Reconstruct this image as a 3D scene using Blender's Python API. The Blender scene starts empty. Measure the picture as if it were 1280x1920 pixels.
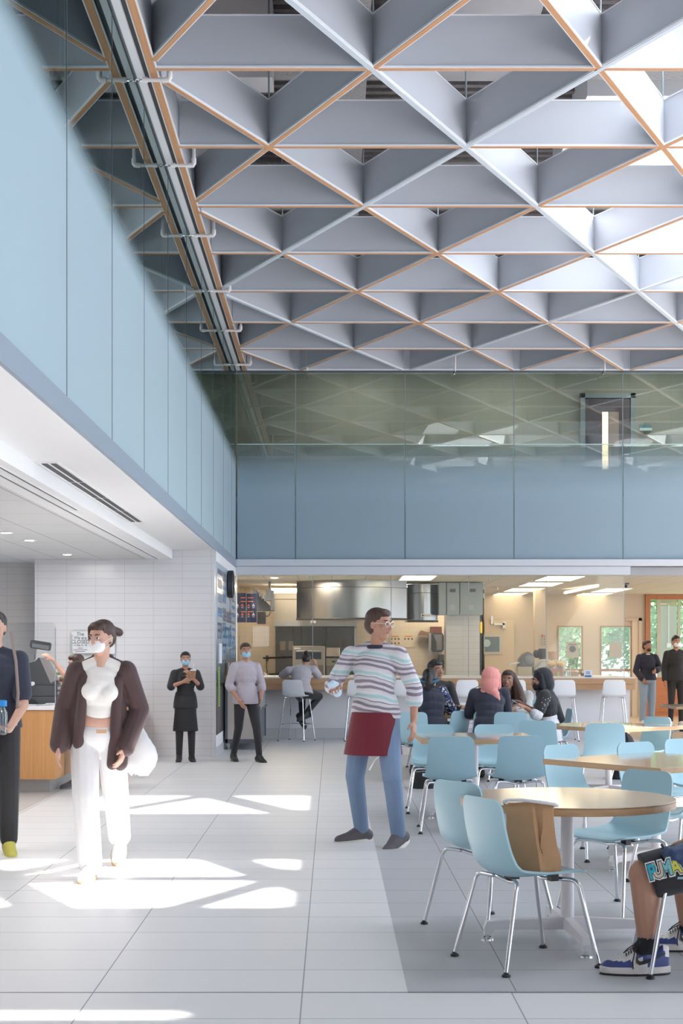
import bpy, bmesh, math, random
from mathutils import Vector, Matrix, Euler
random.seed(7)
PI = math.pi
SC = bpy.context.scene
COL = SC.collection
FPX, CX, CY, EYE = 2730.0, 622.0, 1222.0, 1.5

def P(px, py, d):
    return Vector(((px-CX)*d/FPX, d, EYE-(py-CY)*d/FPX))
def X(px, d): return (px-CX)*d/FPX
def Z(py, d): return EYE-(py-CY)*d/FPX
def FL(px, py):
    d = FPX*EYE/(py-CY)
    return Vector(((px-CX)*d/FPX, d, 0))

# ---------------------------------------------------------------- materials
MATS = {}
def mat(name, col, rough=.5, metal=0., bump=0., bscale=60., var=0., vscale=3., spec=None, coat=0., sheen=0., stretch=None, emit=None, estr=0., aniso=0., trans=0., alpha=None):
    if name in MATS: return MATS[name]
    m = bpy.data.materials.new(name); m.use_nodes = True
    nt = m.node_tree; b = nt.nodes['Principled BSDF']
    b.inputs['Base Color'].default_value = (*col, 1)
    b.inputs['Roughness'].default_value = rough
    b.inputs['Metallic'].default_value = metal
    if spec is not None: b.inputs['Specular IOR Level'].default_value = spec
    if coat: b.inputs['Coat Weight'].default_value = coat; b.inputs['Coat Roughness'].default_value = .08
    if sheen: b.inputs['Sheen Weight'].default_value = sheen
    if trans: b.inputs['Transmission Weight'].default_value = trans
    if alpha is not None: b.inputs['Alpha'].default_value = alpha
    if emit: b.inputs['Emission Color'].default_value = (*emit, 1); b.inputs['Emission Strength'].default_value = estr
    tc = nt.nodes.new('ShaderNodeTexCoord'); mp = nt.nodes.new('ShaderNodeMapping')
    nt.links.new(tc.outputs['Object'], mp.inputs['Vector'])
    if stretch: mp.inputs['Scale'].default_value = stretch
    if var:
        n = nt.nodes.new('ShaderNodeTexNoise'); n.inputs['Scale'].default_value = vscale; n.inputs['Detail'].default_value = 4
        nt.links.new(mp.outputs[0], n.inputs['Vector'])
        mx = nt.nodes.new('ShaderNodeMix'); mx.data_type = 'RGBA'
        mx.inputs[6].default_value = (*[c*(1-var) for c in col], 1); mx.inputs[7].default_value = (*[min(1, c*(1+var)) for c in col], 1)
        nt.links.new(n.outputs['Fac'], mx.inputs[0]); nt.links.new(mx.outputs[2], b.inputs['Base Color'])
    if bump:
        n = nt.nodes.new('ShaderNodeTexNoise'); n.inputs['Scale'].default_value = bscale; n.inputs['Detail'].default_value = 5
        nt.links.new(mp.outputs[0], n.inputs['Vector'])
        bp = nt.nodes.new('ShaderNodeBump'); bp.inputs['Strength'].default_value = bump; bp.inputs['Distance'].default_value = .01
        nt.links.new(n.outputs['Fac'], bp.inputs['Height']); nt.links.new(bp.outputs[0], b.inputs['Normal'])
    MATS[name] = m
    return m

class NT:
    """tiny helper to write shader maths"""
    def __init__(s, m): s.nt = m.node_tree; s.b = s.nt.nodes.get('Principled BSDF')
    def n(s, t, **kw):
        x = s.nt.nodes.new(t)
        for k, v in kw.items(): setattr(x, k, v)
        return x
    def m(s, op, a, b=None, c=None):
        x = s.n('ShaderNodeMath', operation=op)
        for i, v in enumerate((a, b, c)):
            if v is None: continue
            if isinstance(v, (int, float)): x.inputs[i].default_value = v
            else: s.nt.links.new(v, x.inputs[i])
        return x.outputs[0]
    def mix(s, f, a, b):
        x = s.n('ShaderNodeMix', data_type='RGBA')
        for i, v in ((0, f), (6, a), (7, b)):
            if isinstance(v, (int, float)): x.inputs[i].default_value = v
            elif isinstance(v, tuple): x.inputs[i].default_value = (*v, 1)
            else: s.nt.links.new(v, x.inputs[i])
        return x.outputs[2]
    def pos(s):
        g = s.n('ShaderNodeNewGeometry'); q = s.n('ShaderNodeSeparateXYZ')
        s.nt.links.new(g.outputs['Position'], q.inputs[0]); return q.outputs
    def link(s, a, b): s.nt.links.new(a, b)

def tile_mat(name, col, joint, u, v, u0, v0, w, h, jw, rough=.35, var=.03, bump=.3):
    """tiles laid on world axes u, v (0 x, 1 y, 2 z)"""
    if name in MATS: return MATS[name]
    m = mat(name, col, rough); t = NT(m); p = t.pos()
    a = t.m('DIVIDE', t.m('SUBTRACT', p[u], u0), w); b = t.m('DIVIDE', t.m('SUBTRACT', p[v], v0), h)
    def edge(x, s): return t.m('MULTIPLY', t.m('ABSOLUTE', t.m('SUBTRACT', t.m('FRACT', t.m('ADD', x, .5)), .5)), s)
    j = t.m('LESS_THAN', t.m('MINIMUM', edge(a, w), edge(b, h)), jw/2)
    wn = t.n('ShaderNodeTexWhiteNoise', noise_dimensions='2D'); cb = t.n('ShaderNodeCombineXYZ')
    t.link(t.m('FLOOR', a), cb.inputs[0]); t.link(t.m('FLOOR', b), cb.inputs[1]); t.link(cb.outputs[0], wn.inputs['Vector'])
    no = t.n('ShaderNodeTexNoise'); no.inputs['Scale'].default_value = 2.5; no.inputs['Detail'].default_value = 6
    g = t.n('ShaderNodeNewGeometry'); t.link(g.outputs['Position'], no.inputs['Vector'])
    f = t.m('ADD', t.m('MULTIPLY', wn.outputs['Value'], .6), t.m('MULTIPLY', no.outputs['Fac'], .4))
    base = t.mix(f, tuple(c*(1-var) for c in col), tuple(min(1, c*(1+var)) for c in col))
    t.link(t.mix(j, base, joint), t.b.inputs['Base Color'])
    t.link(t.m('MULTIPLY_ADD', j, .4, rough), t.b.inputs['Roughness'])
    if bump:
        bp = t.n('ShaderNodeBump'); bp.inputs['Strength'].default_value = bump; bp.inputs['Distance'].default_value = .003
        t.link(t.m('SUBTRACT', 1., j), bp.inputs['Height']); t.link(bp.outputs[0], t.b.inputs['Normal'])
    return m

def wood_mat(name, c1, c2, rough=.4, scale=1., axis=0, coat=0., spec=.5):
    if name in MATS: return MATS[name]
    m = mat(name, c1, rough, coat=coat, spec=spec); t = NT(m)
    tc = t.n('ShaderNodeTexCoord'); mp = t.n('ShaderNodeMapping')
    sc = [90*scale]*3; sc[axis] = 2.2*scale; mp.inputs['Scale'].default_value = sc
    t.link(tc.outputs['Object'], mp.inputs[0])
    n = t.n('ShaderNodeTexNoise'); n.inputs['Scale'].default_value = 1.; n.inputs['Detail'].default_value = 4; n.inputs['Distortion'].default_value = .3
    t.link(mp.outputs[0], n.inputs['Vector'])
    r = t.n('ShaderNodeValToRGB'); r.color_ramp.elements[0].position = .3; r.color_ramp.elements[0].color = (*c2, 1)
    r.color_ramp.elements[1].position = .7; r.color_ramp.elements[1].color = (*c1, 1)
    t.link(n.outputs['Fac'], r.inputs[0]); t.link(r.outputs[0], t.b.inputs['Base Color'])
    return m

def glass_mat(name, tint=(.9, .95, .95), refl=.04, gain=1.0, rough=0., frost=None, gcol=(.93,.98,.97)):
    """thin pane: clear tinted + mirror part; frost = (z solid below, z clear above, colour)"""
    if name in MATS: return MATS[name]
    m = bpy.data.materials.new(name); m.use_nodes = True; nt = m.node_tree; nt.nodes.clear(); t = NT(m)
    out = t.n('ShaderNodeOutputMaterial')
    tr = t.n('ShaderNodeBsdfTransparent'); tr.inputs[0].default_value = (*tint, 1)
    gl = t.n('ShaderNodeBsdfGlossy'); gl.inputs['Roughness'].default_value = rough; gl.inputs[0].default_value = (*gcol, 1)
    fr = t.n('ShaderNodeFresnel'); fr.inputs[0].default_value = 1.5
    f = t.m('MINIMUM', t.m('ADD', t.m('MULTIPLY', fr.outputs[0], gain), refl), 1.)
    mx = t.n('ShaderNodeMixShader'); t.link(f, mx.inputs[0]); t.link(tr.outputs[0], mx.inputs[1]); t.link(gl.outputs[0], mx.inputs[2])
    res = mx.outputs[0]
    if frost:
        z0, z1, c = frost
        df = t.n('ShaderNodeBsdfDiffuse'); df.inputs[0].default_value = (*c, 1)
        tl = t.n('ShaderNodeBsdfTranslucent'); tl.inputs[0].default_value = (*c, 1)
        m1 = t.n('ShaderNodeMixShader'); m1.inputs[0].default_value = .3
        t.link(df.outputs[0], m1.inputs[1]); t.link(tl.outputs[0], m1.inputs[2])
        g2 = t.n('ShaderNodeBsdfGlossy'); g2.inputs['Roughness'].default_value = .42; g2.inputs[0].default_value = (.9, .97, 1, 1)
        m2 = t.n('ShaderNodeMixShader'); t.link(t.m('MINIMUM', t.m('MULTIPLY', fr.outputs[0], .45), .35), m2.inputs[0]); t.link(m1.outputs[0], m2.inputs[1]); t.link(g2.outputs[0], m2.inputs[2])
        p = t.pos()
        mr = t.n('ShaderNodeMapRange', interpolation_type='SMOOTHSTEP'); t.link(p[2], mr.inputs[0])
        mr.inputs[1].default_value = z0; mr.inputs[2].default_value = z1; mr.inputs[3].default_value = .97; mr.inputs[4].default_value = 0.
        m3 = t.n('ShaderNodeMixShader'); t.link(mr.outputs[0], m3.inputs[0]); t.link(res, m3.inputs[1]); t.link(m2.outputs[0], m3.inputs[2])
        res = m3.outputs[0]
    t.link(res, out.inputs[0]); MATS[name] = m
    return m

# ---------------------------------------------------------------- mesh builder
class MB:
    def __init__(s): s.bm = bmesh.new()
    def box(s, a, b, bev=0.):
        x0, y0, z0 = [min(p, q) for p, q in zip(a, b)]; x1, y1, z1 = [max(p, q) for p, q in zip(a, b)]
        v = [s.bm.verts.new(c) for c in ((x0,y0,z0),(x1,y0,z0),(x1,y1,z0),(x0,y1,z0),(x0,y0,z1),(x1,y0,z1),(x1,y1,z1),(x0,y1,z1))]
        fs = [s.bm.faces.new([v[i] for i in q]) for q in ((0,3,2,1),(4,5,6,7),(0,1,5,4),(1,2,6,5),(2,3,7,6),(3,0,4,7))]
        if bev:
            es = list({e for f in fs for e in f.edges})
            bmesh.ops.bevel(s.bm, geom=es, offset=bev, segments=2, affect='EDGES', profile=.5)
        return s
    def prism(s, pts, ext, base=None):
        """pts: list of 3D points (planar polygon), extruded by vector ext"""
        e = Vector(ext); a = [s.bm.verts.new(p) for p in pts]; b = [s.bm.verts.new(Vector(p)+e) for p in pts]
        n = len(pts); s.bm.faces.new(a); s.bm.faces.new(b[::-1])
        for i in range(n): s.bm.faces.new((a[(i+1) % n], a[i], b[i], b[(i+1) % n]))
        return s
    def tube(s, path, r, seg=10, cap=True):
        path = [Vector(p) for p in path]; n = len(path); rs = r if isinstance(r, (list, tuple)) else [r]*n
        rings = []; prev = None
        for i, p in enumerate(path):
            t = (path[min(i+1, n-1)]-path[max(i-1, 0)]).normalized()
            if prev is None:
                u = t.orthogonal().normalized()
            else:
                u = (prev - t*prev.dot(t)); u = u.normalized() if u.length > 1e-6 else t.orthogonal().normalized()
            prev = u; w = t.cross(u)
            rings.append([s.bm.verts.new(p+(u*math.cos(2*PI*k/seg)+w*math.sin(2*PI*k/seg))*rs[i]) for k in range(seg)])
        for a, b in zip(rings, rings[1:]):
            for k in range(seg): s.bm.faces.new((a[k], a[(k+1) % seg], b[(k+1) % seg], b[k]))
        if cap: s.bm.faces.new(rings[0][::-1]); s.bm.faces.new(rings[-1])
        return s
    def lathe(s, prof, c=(0,0,0), seg=24, axis='Z'):
        c = Vector(c); rings = []
        def pt(r, h, a):
            x, y = r*math.cos(a), r*math.sin(a)
            return c+(Vector((x,y,h)) if axis == 'Z' else Vector((h,x,y)) if axis == 'X' else Vector((y,h,x)))
        for r, h in prof:
            rings.append([s.bm.verts.new(pt(max(r,1e-5), h, 2*PI*k/seg)) for k in range(seg)])
        for a, b in zip(rings, rings[1:]):
            for k in range(seg): s.bm.faces.new((a[k], a[(k+1) % seg], b[(k+1) % seg], b[k]))
        s.bm.faces.new(rings[0][::-1]); s.bm.faces.new(rings[-1])
        return s
    def ell(s, c, r, M=None, u=16, v=10):
        """ellipsoid, M 3x3 orientation"""
        M = M or Matrix.Identity(3); c = Vector(c); rings = []
        top = s.bm.verts.new(c+M@Vector((0,0,r[2]))); bot = s.bm.verts.new(c+M@Vector((0,0,-r[2])))
        for i in range(1, v):
            th = PI*i/v
            rings.append([s.bm.verts.new(c+M@Vector((r[0]*math.sin(th)*math.cos(2*PI*k/u), r[1]*math.sin(th)*math.sin(2*PI*k/u), r[2]*math.cos(th)))) for k in range(u)])
        for k in range(u):
            s.bm.faces.new((top, rings[0][k], rings[0][(k+1) % u])); s.bm.faces.new((bot, rings[-1][(k+1) % u], rings[-1][k]))
        for a, b in zip(rings, rings[1:]):
            for k in range(u): s.bm.faces.new((a[k], b[k], b[(k+1) % u], a[(k+1) % u]))
        return s
    def cap(s, p0, r0, p1, r1, seg=12):
        """tapered capsule"""
        p0, p1 = Vector(p0), Vector(p1); d = p1-p0; L = d.length
        if L < 1e-5: return s.ell(p0, (r0,)*3)
        t = d/L; pts, rs = [], []
        for i in range(5): a = PI/2*(1-i/4.); pts.append(p0-t*r0*math.sin(a)); rs.append(max(r0*math.cos(a), r0*.05))
        for i in range(5): a = PI/2*i/4.; pts.append(p1+t*r1*math.sin(a)); rs.append(max(r1*math.cos(a), r1*.05))
        return s.tube(pts, rs, seg)
    def etube(s, c0, a0, b0, c1, a1, b1, M, seg=28, mid=0.):
        c0, c1 = Vector(c0), Vector(c1)
        rings = []
        for i in range(5):
            t = i/4; c = c0.lerp(c1, t); a = a0+(a1-a0)*t+mid*math.sin(PI*t); b = b0+(b1-b0)*t+mid*math.sin(PI*t)
            rings.append([c+M@Vector((a*math.cos(2*PI*k/seg), b*math.sin(2*PI*k/seg), 0)) for k in range(seg)])
        v = s.sheet(rings, True); s.bm.faces.new(v[0][::-1]); s.bm.faces.new(v[-1]); return s
    def sheet(s, rows, closed=False):
        vs = [[s.bm.verts.new(p) for p in r] for r in rows]
        for a, b in zip(vs, vs[1:]):
            n = len(a)
            for k in range(n if closed else n-1): s.bm.faces.new((a[k], a[(k+1) % n], b[(k+1) % n], b[k]))
        return vs
    def plate(s, pts, n, th):
        """thin flat outline with real thickness"""
        return s.prism(pts, Vector(n)*th)

def link(o, parent=None, world=False):
    COL.objects.link(o)
    if parent is not None:
        o.parent = parent
        if world and parent.parent is None and parent.matrix_basis != Matrix.Identity(4):
            o.matrix_parent_inverse = parent.matrix_basis.inverted()
    return o
def mk(name, mb, m, parent=None, world=False, smooth=None, origin=True, sharp=35):
    bm = mb.bm
    bmesh.ops.recalc_face_normals(bm, faces=bm.faces[:])
    if smooth is None: smooth = True
    for f in bm.faces: f.smooth = smooth
    me = bpy.data.meshes.new(name)
    off = Vector((0,0,0))
    if parent is None and origin and len(bm.verts):
        lo = Vector([min(v.co[i] for v in bm.verts) for i in range(3)]); hi = Vector([max(v.co[i] for v in bm.verts) for i in range(3)])
        off = Vector(((lo.x+hi.x)/2, (lo.y+hi.y)/2, lo.z)); bmesh.ops.translate(bm, verts=bm.verts[:], vec=-off)
    bm.to_mesh(me); bm.free()
    for x in (m if isinstance(m, (list, tuple)) else [m]): me.materials.append(x)
    if smooth:
        try: me.set_sharp_from_angle(angle=math.radians(sharp))
        except Exception: pass
    o = bpy.data.objects.new(name, me); o.location = off
    return link(o, parent, world)
def tag(o, label=None, cat=None, group=None, kind=None):
    if label: o['label'] = label
    if cat: o['category'] = cat
    if group: o['group'] = group
    if kind: o['kind'] = kind
    return o
def thing(name, label, cat, loc=(0,0,0), rz=0., group=None):
    o = bpy.data.objects.new(name, None); o.location = loc; o.rotation_euler = (0,0,rz); o.empty_display_size = .1
    o.matrix_basis = Matrix.Translation(loc) @ Matrix.Rotation(rz, 4, 'Z')
    COL.objects.link(o); return tag(o, label, cat, group)
def struct(name, mb, m, parent=None, **k):
    o = mk(name, mb, m, parent, smooth=False, **k)
    if parent is None: o['kind'] = 'structure'
    return o
def kids(o): return [c for c in bpy.data.objects if c.parent is o]
def dup(root, loc, rz, label=None, group=None):
    r = root.copy(); COL.objects.link(r); r.location = loc; r.rotation_euler = (0,0,rz)
    if label: r['label'] = label
    if group: r['group'] = group
    for ch in KID[root.name]:
        c = ch.copy(); COL.objects.link(c); c.parent = r
        for g in KID.get(ch.name, []):
            d = g.copy(); COL.objects.link(d); d.parent = c
    return r
KID = {}
def reg(root):
    KID[root.name] = kids(root)
    for c in KID[root.name]: KID[c.name] = kids(c)
    return root
def text(name, s, size, loc, rot, m, parent=None, ext=.001, align='CENTER', world=True, sx=1., off=0.):
    cu = bpy.data.curves.new(name, 'FONT'); cu.body = s; cu.size = size; cu.extrude = ext; cu.align_x = align; cu.align_y = 'CENTER'; cu.resolution_u = 2; cu.offset = off
    o0 = bpy.data.objects.new(name, cu); me = bpy.data.meshes.new_from_object(o0); bpy.data.objects.remove(o0)
    me.materials.clear(); me.materials.append(m); o = bpy.data.objects.new(name, me)
    o.matrix_basis = Matrix.Translation(loc) @ rot.to_matrix().to_4x4() @ Matrix.Diagonal((sx,1,1,1))
    return link(o, parent, world)
FACE = Euler((PI/2, 0, 0))      # text readable by a viewer looking along +y

# common materials
white = mat('white_paint', (.80,.80,.82), .55)
steel = mat('brushed_steel', (.55,.54,.53), .32, 1., bump=.05, bscale=80, stretch=(1,1,.03))
chrome = mat('polished_chrome', (.72,.72,.74), .1, 1.)
black = mat('black_rubber', (.02,.02,.022), .5)
blackp = mat('black_plastic', (.035,.035,.04), .35)
oak = wood_mat('oak_veneer', (.56,.34,.18), (.46,.26,.13), .42, axis=0)
oakz = wood_mat('oak_vertical', (.60,.31,.12), (.50,.24,.085), .42, axis=2)
# baffle side metal
def area(name, loc, rot, sx, sy, e, col=(1,1,1)):
    l = bpy.data.lights.new(name, 'AREA'); l.shape = 'RECTANGLE'; l.size = sx; l.size_y = sy; l.energy = e; l.color = col
    o = bpy.data.objects.new(name, l); o.location = loc; o.rotation_euler = rot; COL.objects.link(o); return o
WORLD,SUN,SX,SY,SKY,GAL,SERV,EXPO,TROF,KIT = 1.2, 14., 4.35, -2.5, 85., 15., 16., 1.22, 2.2, 20.
# ================================================================ the room
XL, YB = -1.667, 25.30
Z0, Z1, ZT = 3.10, 4.20, 6.38       # glass bottom, upper floor, lattice level
XR = 13.0
f_light = tile_mat('floor_porcelain_light', (.70,.70,.715), (.33,.32,.33), 0, 1, -.13, 6.41, .92, .457, .006, .38)
f_grey = tile_mat('floor_porcelain_grey', (.45,.455,.48), (.22,.19,.18), 0, 1, .8135, 6.41, .914, .457, .005, .40)
f_serv = tile_mat('floor_porcelain_beige', (.50,.47,.45), (.32,.30,.29), 0, 1, -2.92, 6.41, .92, .457, .005, .42)
f_warm = tile_mat('floor_lounge_oak', (.62,.47,.33), (.42,.30,.2), 1, 0, 0, 0, 1.2, .2, .004, .35, .06)
mb = MB()
def fq(x0, y0, x1, y1, mi):
    f = mb.bm.faces.new([mb.bm.verts.new(c) for c in ((x0,y0,0),(x1,y0,0),(x1,y1,0),(x0,y1,0))]); f.material_index = mi
fq(-8,-6,-2.92,20.9,2); fq(-2.92,-6,.334,25.6,0); fq(.334,-6,XR,6.41,0); fq(.334,6.41,XR,21.2,1); fq(.334,21.2,5.2,25.6,0); fq(5.2,21.2,XR,36,3)
fq(-8,25.6,5.2,36,2)
fl = struct('floor', mb, [f_light, f_grey, f_serv, f_warm], origin=False)
mb = MB().box((.334,6.404,.004),(9,6.416,-.01)); mb.box((-2.9,6.404,.0015),(XR,6.416,-.01))
o = struct('trim_1', mb, mat('joint_metal', (.35,.36,.38), .4, .6))

w_tile = tile_mat('wall_tile_white', (.66,.66,.68), (.42,.42,.44), 0, 2, X(125,20.7), .02, .411, .105, .004, .22, .015)
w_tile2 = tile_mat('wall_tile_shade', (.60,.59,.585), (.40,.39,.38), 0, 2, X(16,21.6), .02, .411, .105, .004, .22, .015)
# servery end wall and its deeper bay
struct('wall_servery', MB().box((X(65,20.7),20.7,0),(XL,20.95,2.97)), w_tile)
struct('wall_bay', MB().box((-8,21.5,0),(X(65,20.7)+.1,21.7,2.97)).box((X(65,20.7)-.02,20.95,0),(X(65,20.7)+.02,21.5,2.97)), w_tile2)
struct('wall_rear', MB().box((-8,-6.2,0),(-3.1,-6,8.2)).box((-2.45,-6.2,0),(XR,-6,8.2)).box((-3.1,-6.2,0),(-2.45,-6,1.7)).box((-3.1,-6.2,2.5),(-2.45,-6,8.2)), mat('rear_wall', (.55,.55,.57), .7))
struct('wall_left', MB().box((-8.2,-6,0),(-8,21.7,2.97)), white)
struct('baseboard_left', MB().box((XL-.04,20.69,0),(XL+.012,20.7,.0)).box((XL-.002,20.72,0),(XL+.012,YB,.12)), mat('base_tile', (.62,.62,.64), .3))
# return wall, whole thickness
struct('wall_return', MB().box((XL-.25,20.95,0),(XL,YB+.3,2.97)), white)
# soffit, upper floor slab edge behind the glass
soff = mat('soffit_white', (.82,.82,.83), .6)
fasc = mat('fascia_blue_grey', (.27,.33,.41), .4)
mb = MB().box((-2.267,-6,2.95),(XL-.02,20.7,2.98)); mb.box((-2.267,-6,2.82),(-2.3,20.7,2.98)); mb.box((-2.3,-6,2.82),(-2.62,20.7,2.84))
struct('ceiling_soffit', mb, soff)
struct('trim_fascia', MB().box((XL-.02,2,2.955),(XL+.01,YB,Z0)), fasc)
ac = tile_mat('ceiling_tile_acoustic', (.66,.66,.66), (.40,.40,.41), 0, 1, -2.66, 12.7, .61, 1.22, .014, .8, .01)
struct('ceiling_servery', MB().box((-8,-6,2.82),(-2.62,21.7,2.86)), ac)
struct('ceiling_slab', MB().box((-8,-6,3.0),(XL-.05,YB+10,Z1)).box((XL-.05,YB+.06,3.0),(XR,YB+10,Z1)), mat('slab', (.42,.47,.5), .8))
# slot diffusers
slot = mat('slot_dark', (.05,.05,.055), .6)
def slotbox(name, x0, x1, y0, y1, z, label=None):
    return MB().box((x0,y0,z-.004),(x1,y1,z+.004))
r = thing('slot_vent', 'narrow continuous black slot vent beside the servery ceiling tiles', 'air vent', (-2.475,8,2.816))
mk('slot', MB().box((-2.485,4,2.8165),(-2.462,20.65,2.822)), slot, r, True)
mk('frame', MB().box((-2.50,4,2.813),(-2.485,20.65,2.823)).box((-2.462,4,2.813),(-2.447,20.65,2.823)), white, r, True)
r = thing('slot_vent', 'shorter black slot vent in the white bulkhead, ending beside the striped diffuser', 'air vent', (-2.37,8,2.816))
mk('slot', MB().box((-2.38,4,2.8165),(-2.358,13.55,2.822)), slot, r, True)
mk('frame', MB().box((-2.39,4,2.813),(-2.38,13.56,2.823)).box((-2.358,4,2.813),(-2.348,13.56,2.823)), white, r, True)
r = thing('linear_diffuser', 'white four-section linear air diffuser with twin black slots in the soffit', 'air vent', (-2.17,13.6,2.94))
mk('frame', MB().box((-2.255,11.1,2.942),(-2.085,16.2,2.951)), white, r, True)
for k in range(4):
    y = 11.16+k*1.26
    for xx in (-2.225,-2.155):
        mk('slot', MB().box((xx,y,2.938),(xx+.045,y+1.2,2.9425)), slot, r, True)
# header under the back glass
hd = mat('header_white', (.62,.65,.70), .45)
struct('trim_header', MB().box((XL-.02,YB-.12,2.985),(XR,YB+.06,Z0),.003), hd)
struct('trim_lintel', MB().box((XL+.0,YB-.06,2.835),(X(1180,YB),YB+.2,2.98)), hd)
struct('trim_lintel', MB().box((X(1180,YB),YB+.15,2.835),(XR,YB+.3,2.98)), mat('lintel_recess_shade', (.40,.41,.44), .5))  # recessed stretch of header, its shade put into a darker colour

# ---------------------------------------------------------------- glass balustrade walls
gl_l = glass_mat('gradient_glass_left', (.62,.70,.70), .05, 1.1, 0., (4.62, 5.0, (.46,.60,.68)), (.62,.73,.73))
gl_b = glass_mat('gradient_glass_back', (.86,.90,.87), .04, 1.0, 0., (4.2, 5.25, (.41,.54,.63)))
gl_bu = glass_mat('clear_glass_back', (.86,.90,.87), .04, 1.0)
edge = mat('glass_edge', (.25,.42,.42), .2)
dark = mat('joint_dark', (.05,.07,.08), .5)
js = [9.157+1.887*k for k in range(-3, 9)]
ys = [y for y in js if y < YB-.3]
prev = 2.0
ordn = ['first','second','third','fourth','fifth','sixth','seventh','eighth','ninth','tenth','eleventh','twelfth','thirteenth','fourteenth','fifteenth','sixteenth']
panes = []
for y in ys+[YB-.02]:
    panes.append((prev, y)); prev = y
for i, (a, b) in enumerate(panes):
    k = len(panes)-1-i
    o = mk('balustrade_glass', MB().box((XL,a+.006,Z0),(XL-.014,b-.006,6.36)), gl_l, smooth=False)
    tag(o, 'tall gradient-frosted glass pane on the side balcony, %s from the corner' % ordn[k], 'glass pane', 'side balcony glass panes')
    if a > 2.5:
        q = mk('joint', MB().box((XL+.002,a-.008,Z0),(XL-.012,a+.008,6.36)), dark, o, True, smooth=False); q.matrix_parent_inverse = Matrix.Translation(-o.location)
bx = [XL+.02, X(554,YB), X(759,YB), X(963,YB), X(1167,YB), X(1371,YB), X(1575,YB), X(1779,YB), XR]
for i, (a, b) in enumerate(zip(bx, bx[1:])):
    o = mk('balustrade_glass', MB().box((a+.006,YB-.03,Z0),(b-.006,YB-.018,5.105)), gl_b, smooth=False)
    tag(o, 'frosted lower glass pane of the far balcony, %s from the corner' % ordn[i], 'glass pane', 'lower glass panes of the far balcony')
    q = mk('top_edge', MB().box((a+.006,YB-.032,5.095),(b-.006,YB-.016,5.107)), mat('glass_edge_light', (.55,.75,.75), .2), o, True, smooth=False); q.matrix_parent_inverse = Matrix.Translation(-o.location)
    q = mk('side_edge', MB().box((b-.014,YB-.034,Z0),(b-.004,YB-.014,5.1)), edge, o, True, smooth=False); q.matrix_parent_inverse = Matrix.Translation(-o.location)
    o = mk('balustrade_glass', MB().box((a+.006,YB,4.9),(b-.006,YB+.012,6.36)), gl_bu, smooth=False)
    tag(o, 'clear upper glass pane of the far balcony, %s from the corner' % ordn[i], 'glass pane', 'upper glass panes of the far balcony')
    q = mk('joint', MB().box((b-.006,YB-.002,4.9),(b+.008,YB+.014,6.36)), mat('joint_grey', (.25,.27,.28), .4), o, True, smooth=False); q.matrix_parent_inverse = Matrix.Translation(-o.location)
# corridors behind
blk = tile_mat('block_wall_olive', (.24,.24,.205), (.19,.19,.165), 0, 2, 0, Z1, .4, .2, .006, .7, .03)
struct('wall_gallery_back', MB().box((XL-3,YB+2.2,Z1),(XR,YB+2.4,7.0)), blk)
struct('wall_gallery_left', MB().box((XL-2.4,-6,Z1),(XL-2.2,YB+2.4,7.0)), tile_mat('block_wall_grey', (.30,.33,.32), (.24,.27,.26), 1, 2, 0, Z1, .4, .2, .006, .7, .03))
struct('ceiling_gallery', MB().box((XL-2.4,-6,6.9),(XL-.3,YB+2.4,7.0)).box((XL-.3,YB+.3,6.9),(XR,YB+2.4,7.0)), soff)
struct('wall_bulkhead_left', MB().box((XL-.35,-6,6.38),(XL+.075,YB+.3,8.2)), mat('bulkhead_white', (.66,.66,.69), .5))
struct('trim_rail_left', MB().box((XL-.03,2,6.36),(XL+.012,YB,6.385)), mat('rail_dark', (.08,.09,.1), .4))
struct('trim_groove_left', MB().box((XL+.075,2,6.41),(XL+.12,YB,6.45)), mat('groove_dark', (.06,.06,.065), .6))
struct('wall_bulkhead_back', MB().box((XL+.07,YB-.01,6.38),(XR,YB+.3,8.2)), mat('bulkhead_white', (.66,.66,.69), .5))
struct('trim_rail_back', MB().box((XL,YB-.02,6.355),(XR,YB+.02,6.40)), mat('rail_dark', (.08,.09,.1), .4))
# upper door
r = thing('door', 'dark door with a narrow lit window behind the far balcony glass', 'door', (X(1138,27.4),27.4,Z1)); r['kind'] = 'thing'
D = 27.42
mk('door_leaf', MB().box((X(1097,D),D-.03,Z1),(X(1180,D),D+.02,Z(748,D))), mat('door_dark', (.06,.045,.06), .4), r, True, smooth=False)
mk('frame', MB().box((X(1087,D),D-.06,Z1),(X(1096,D),D+.05,Z(738,D))).box((X(1181,D),D-.06,Z1),(X(1190,D),D+.05,Z(738,D))).box((X(1087,D),D-.06,Z(747,D)),(X(1190,D),D+.05,Z(738,D))), mat('door_frame_teal', (.16,.20,.22), .4), r, True, smooth=False)
mk('window_pane', MB().box((X(1128,D),D-.04,Z(880,D)),(X(1139,D),D-.031,Z(773,D))), mat('lit_pane', (.7,.55,.35), .5, emit=(1,.78,.5), estr=.9), r, True, smooth=False)
mk('window_pane', MB().box((X(1140,D),D-.04,Z(880,D)),(X(1159,D),D-.031,Z(773,D))), mat('dim_pane', (.28,.2,.18), .4), r, True, smooth=False)
mk('handle', MB().tube([(X(1176,D),D-.03,5.2),(X(1176,D),D-.09,5.2),(X(1168,D),D-.09,5.2)], .012), steel, r, True)
r = thing('wall_sign', 'small teal room sign beside the upper door', 'sign', (X(1209,27.4),27.4,Z(810,27.4)))
mk('plate', MB().box((X(1198,D),D-.04,Z(809,D)),(X(1221,D),D-.02,Z(797,D))), mat('sign_teal', (.08,.2,.24), .4), r, True, smooth=False)
mk('lower_plate', MB().box((X(1198,D),D-.04,Z(808,D)),(X(1221,D),D-.045,Z(803,D))), mat('sign_pale', (.5,.6,.6), .4), r, True, smooth=False)
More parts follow.
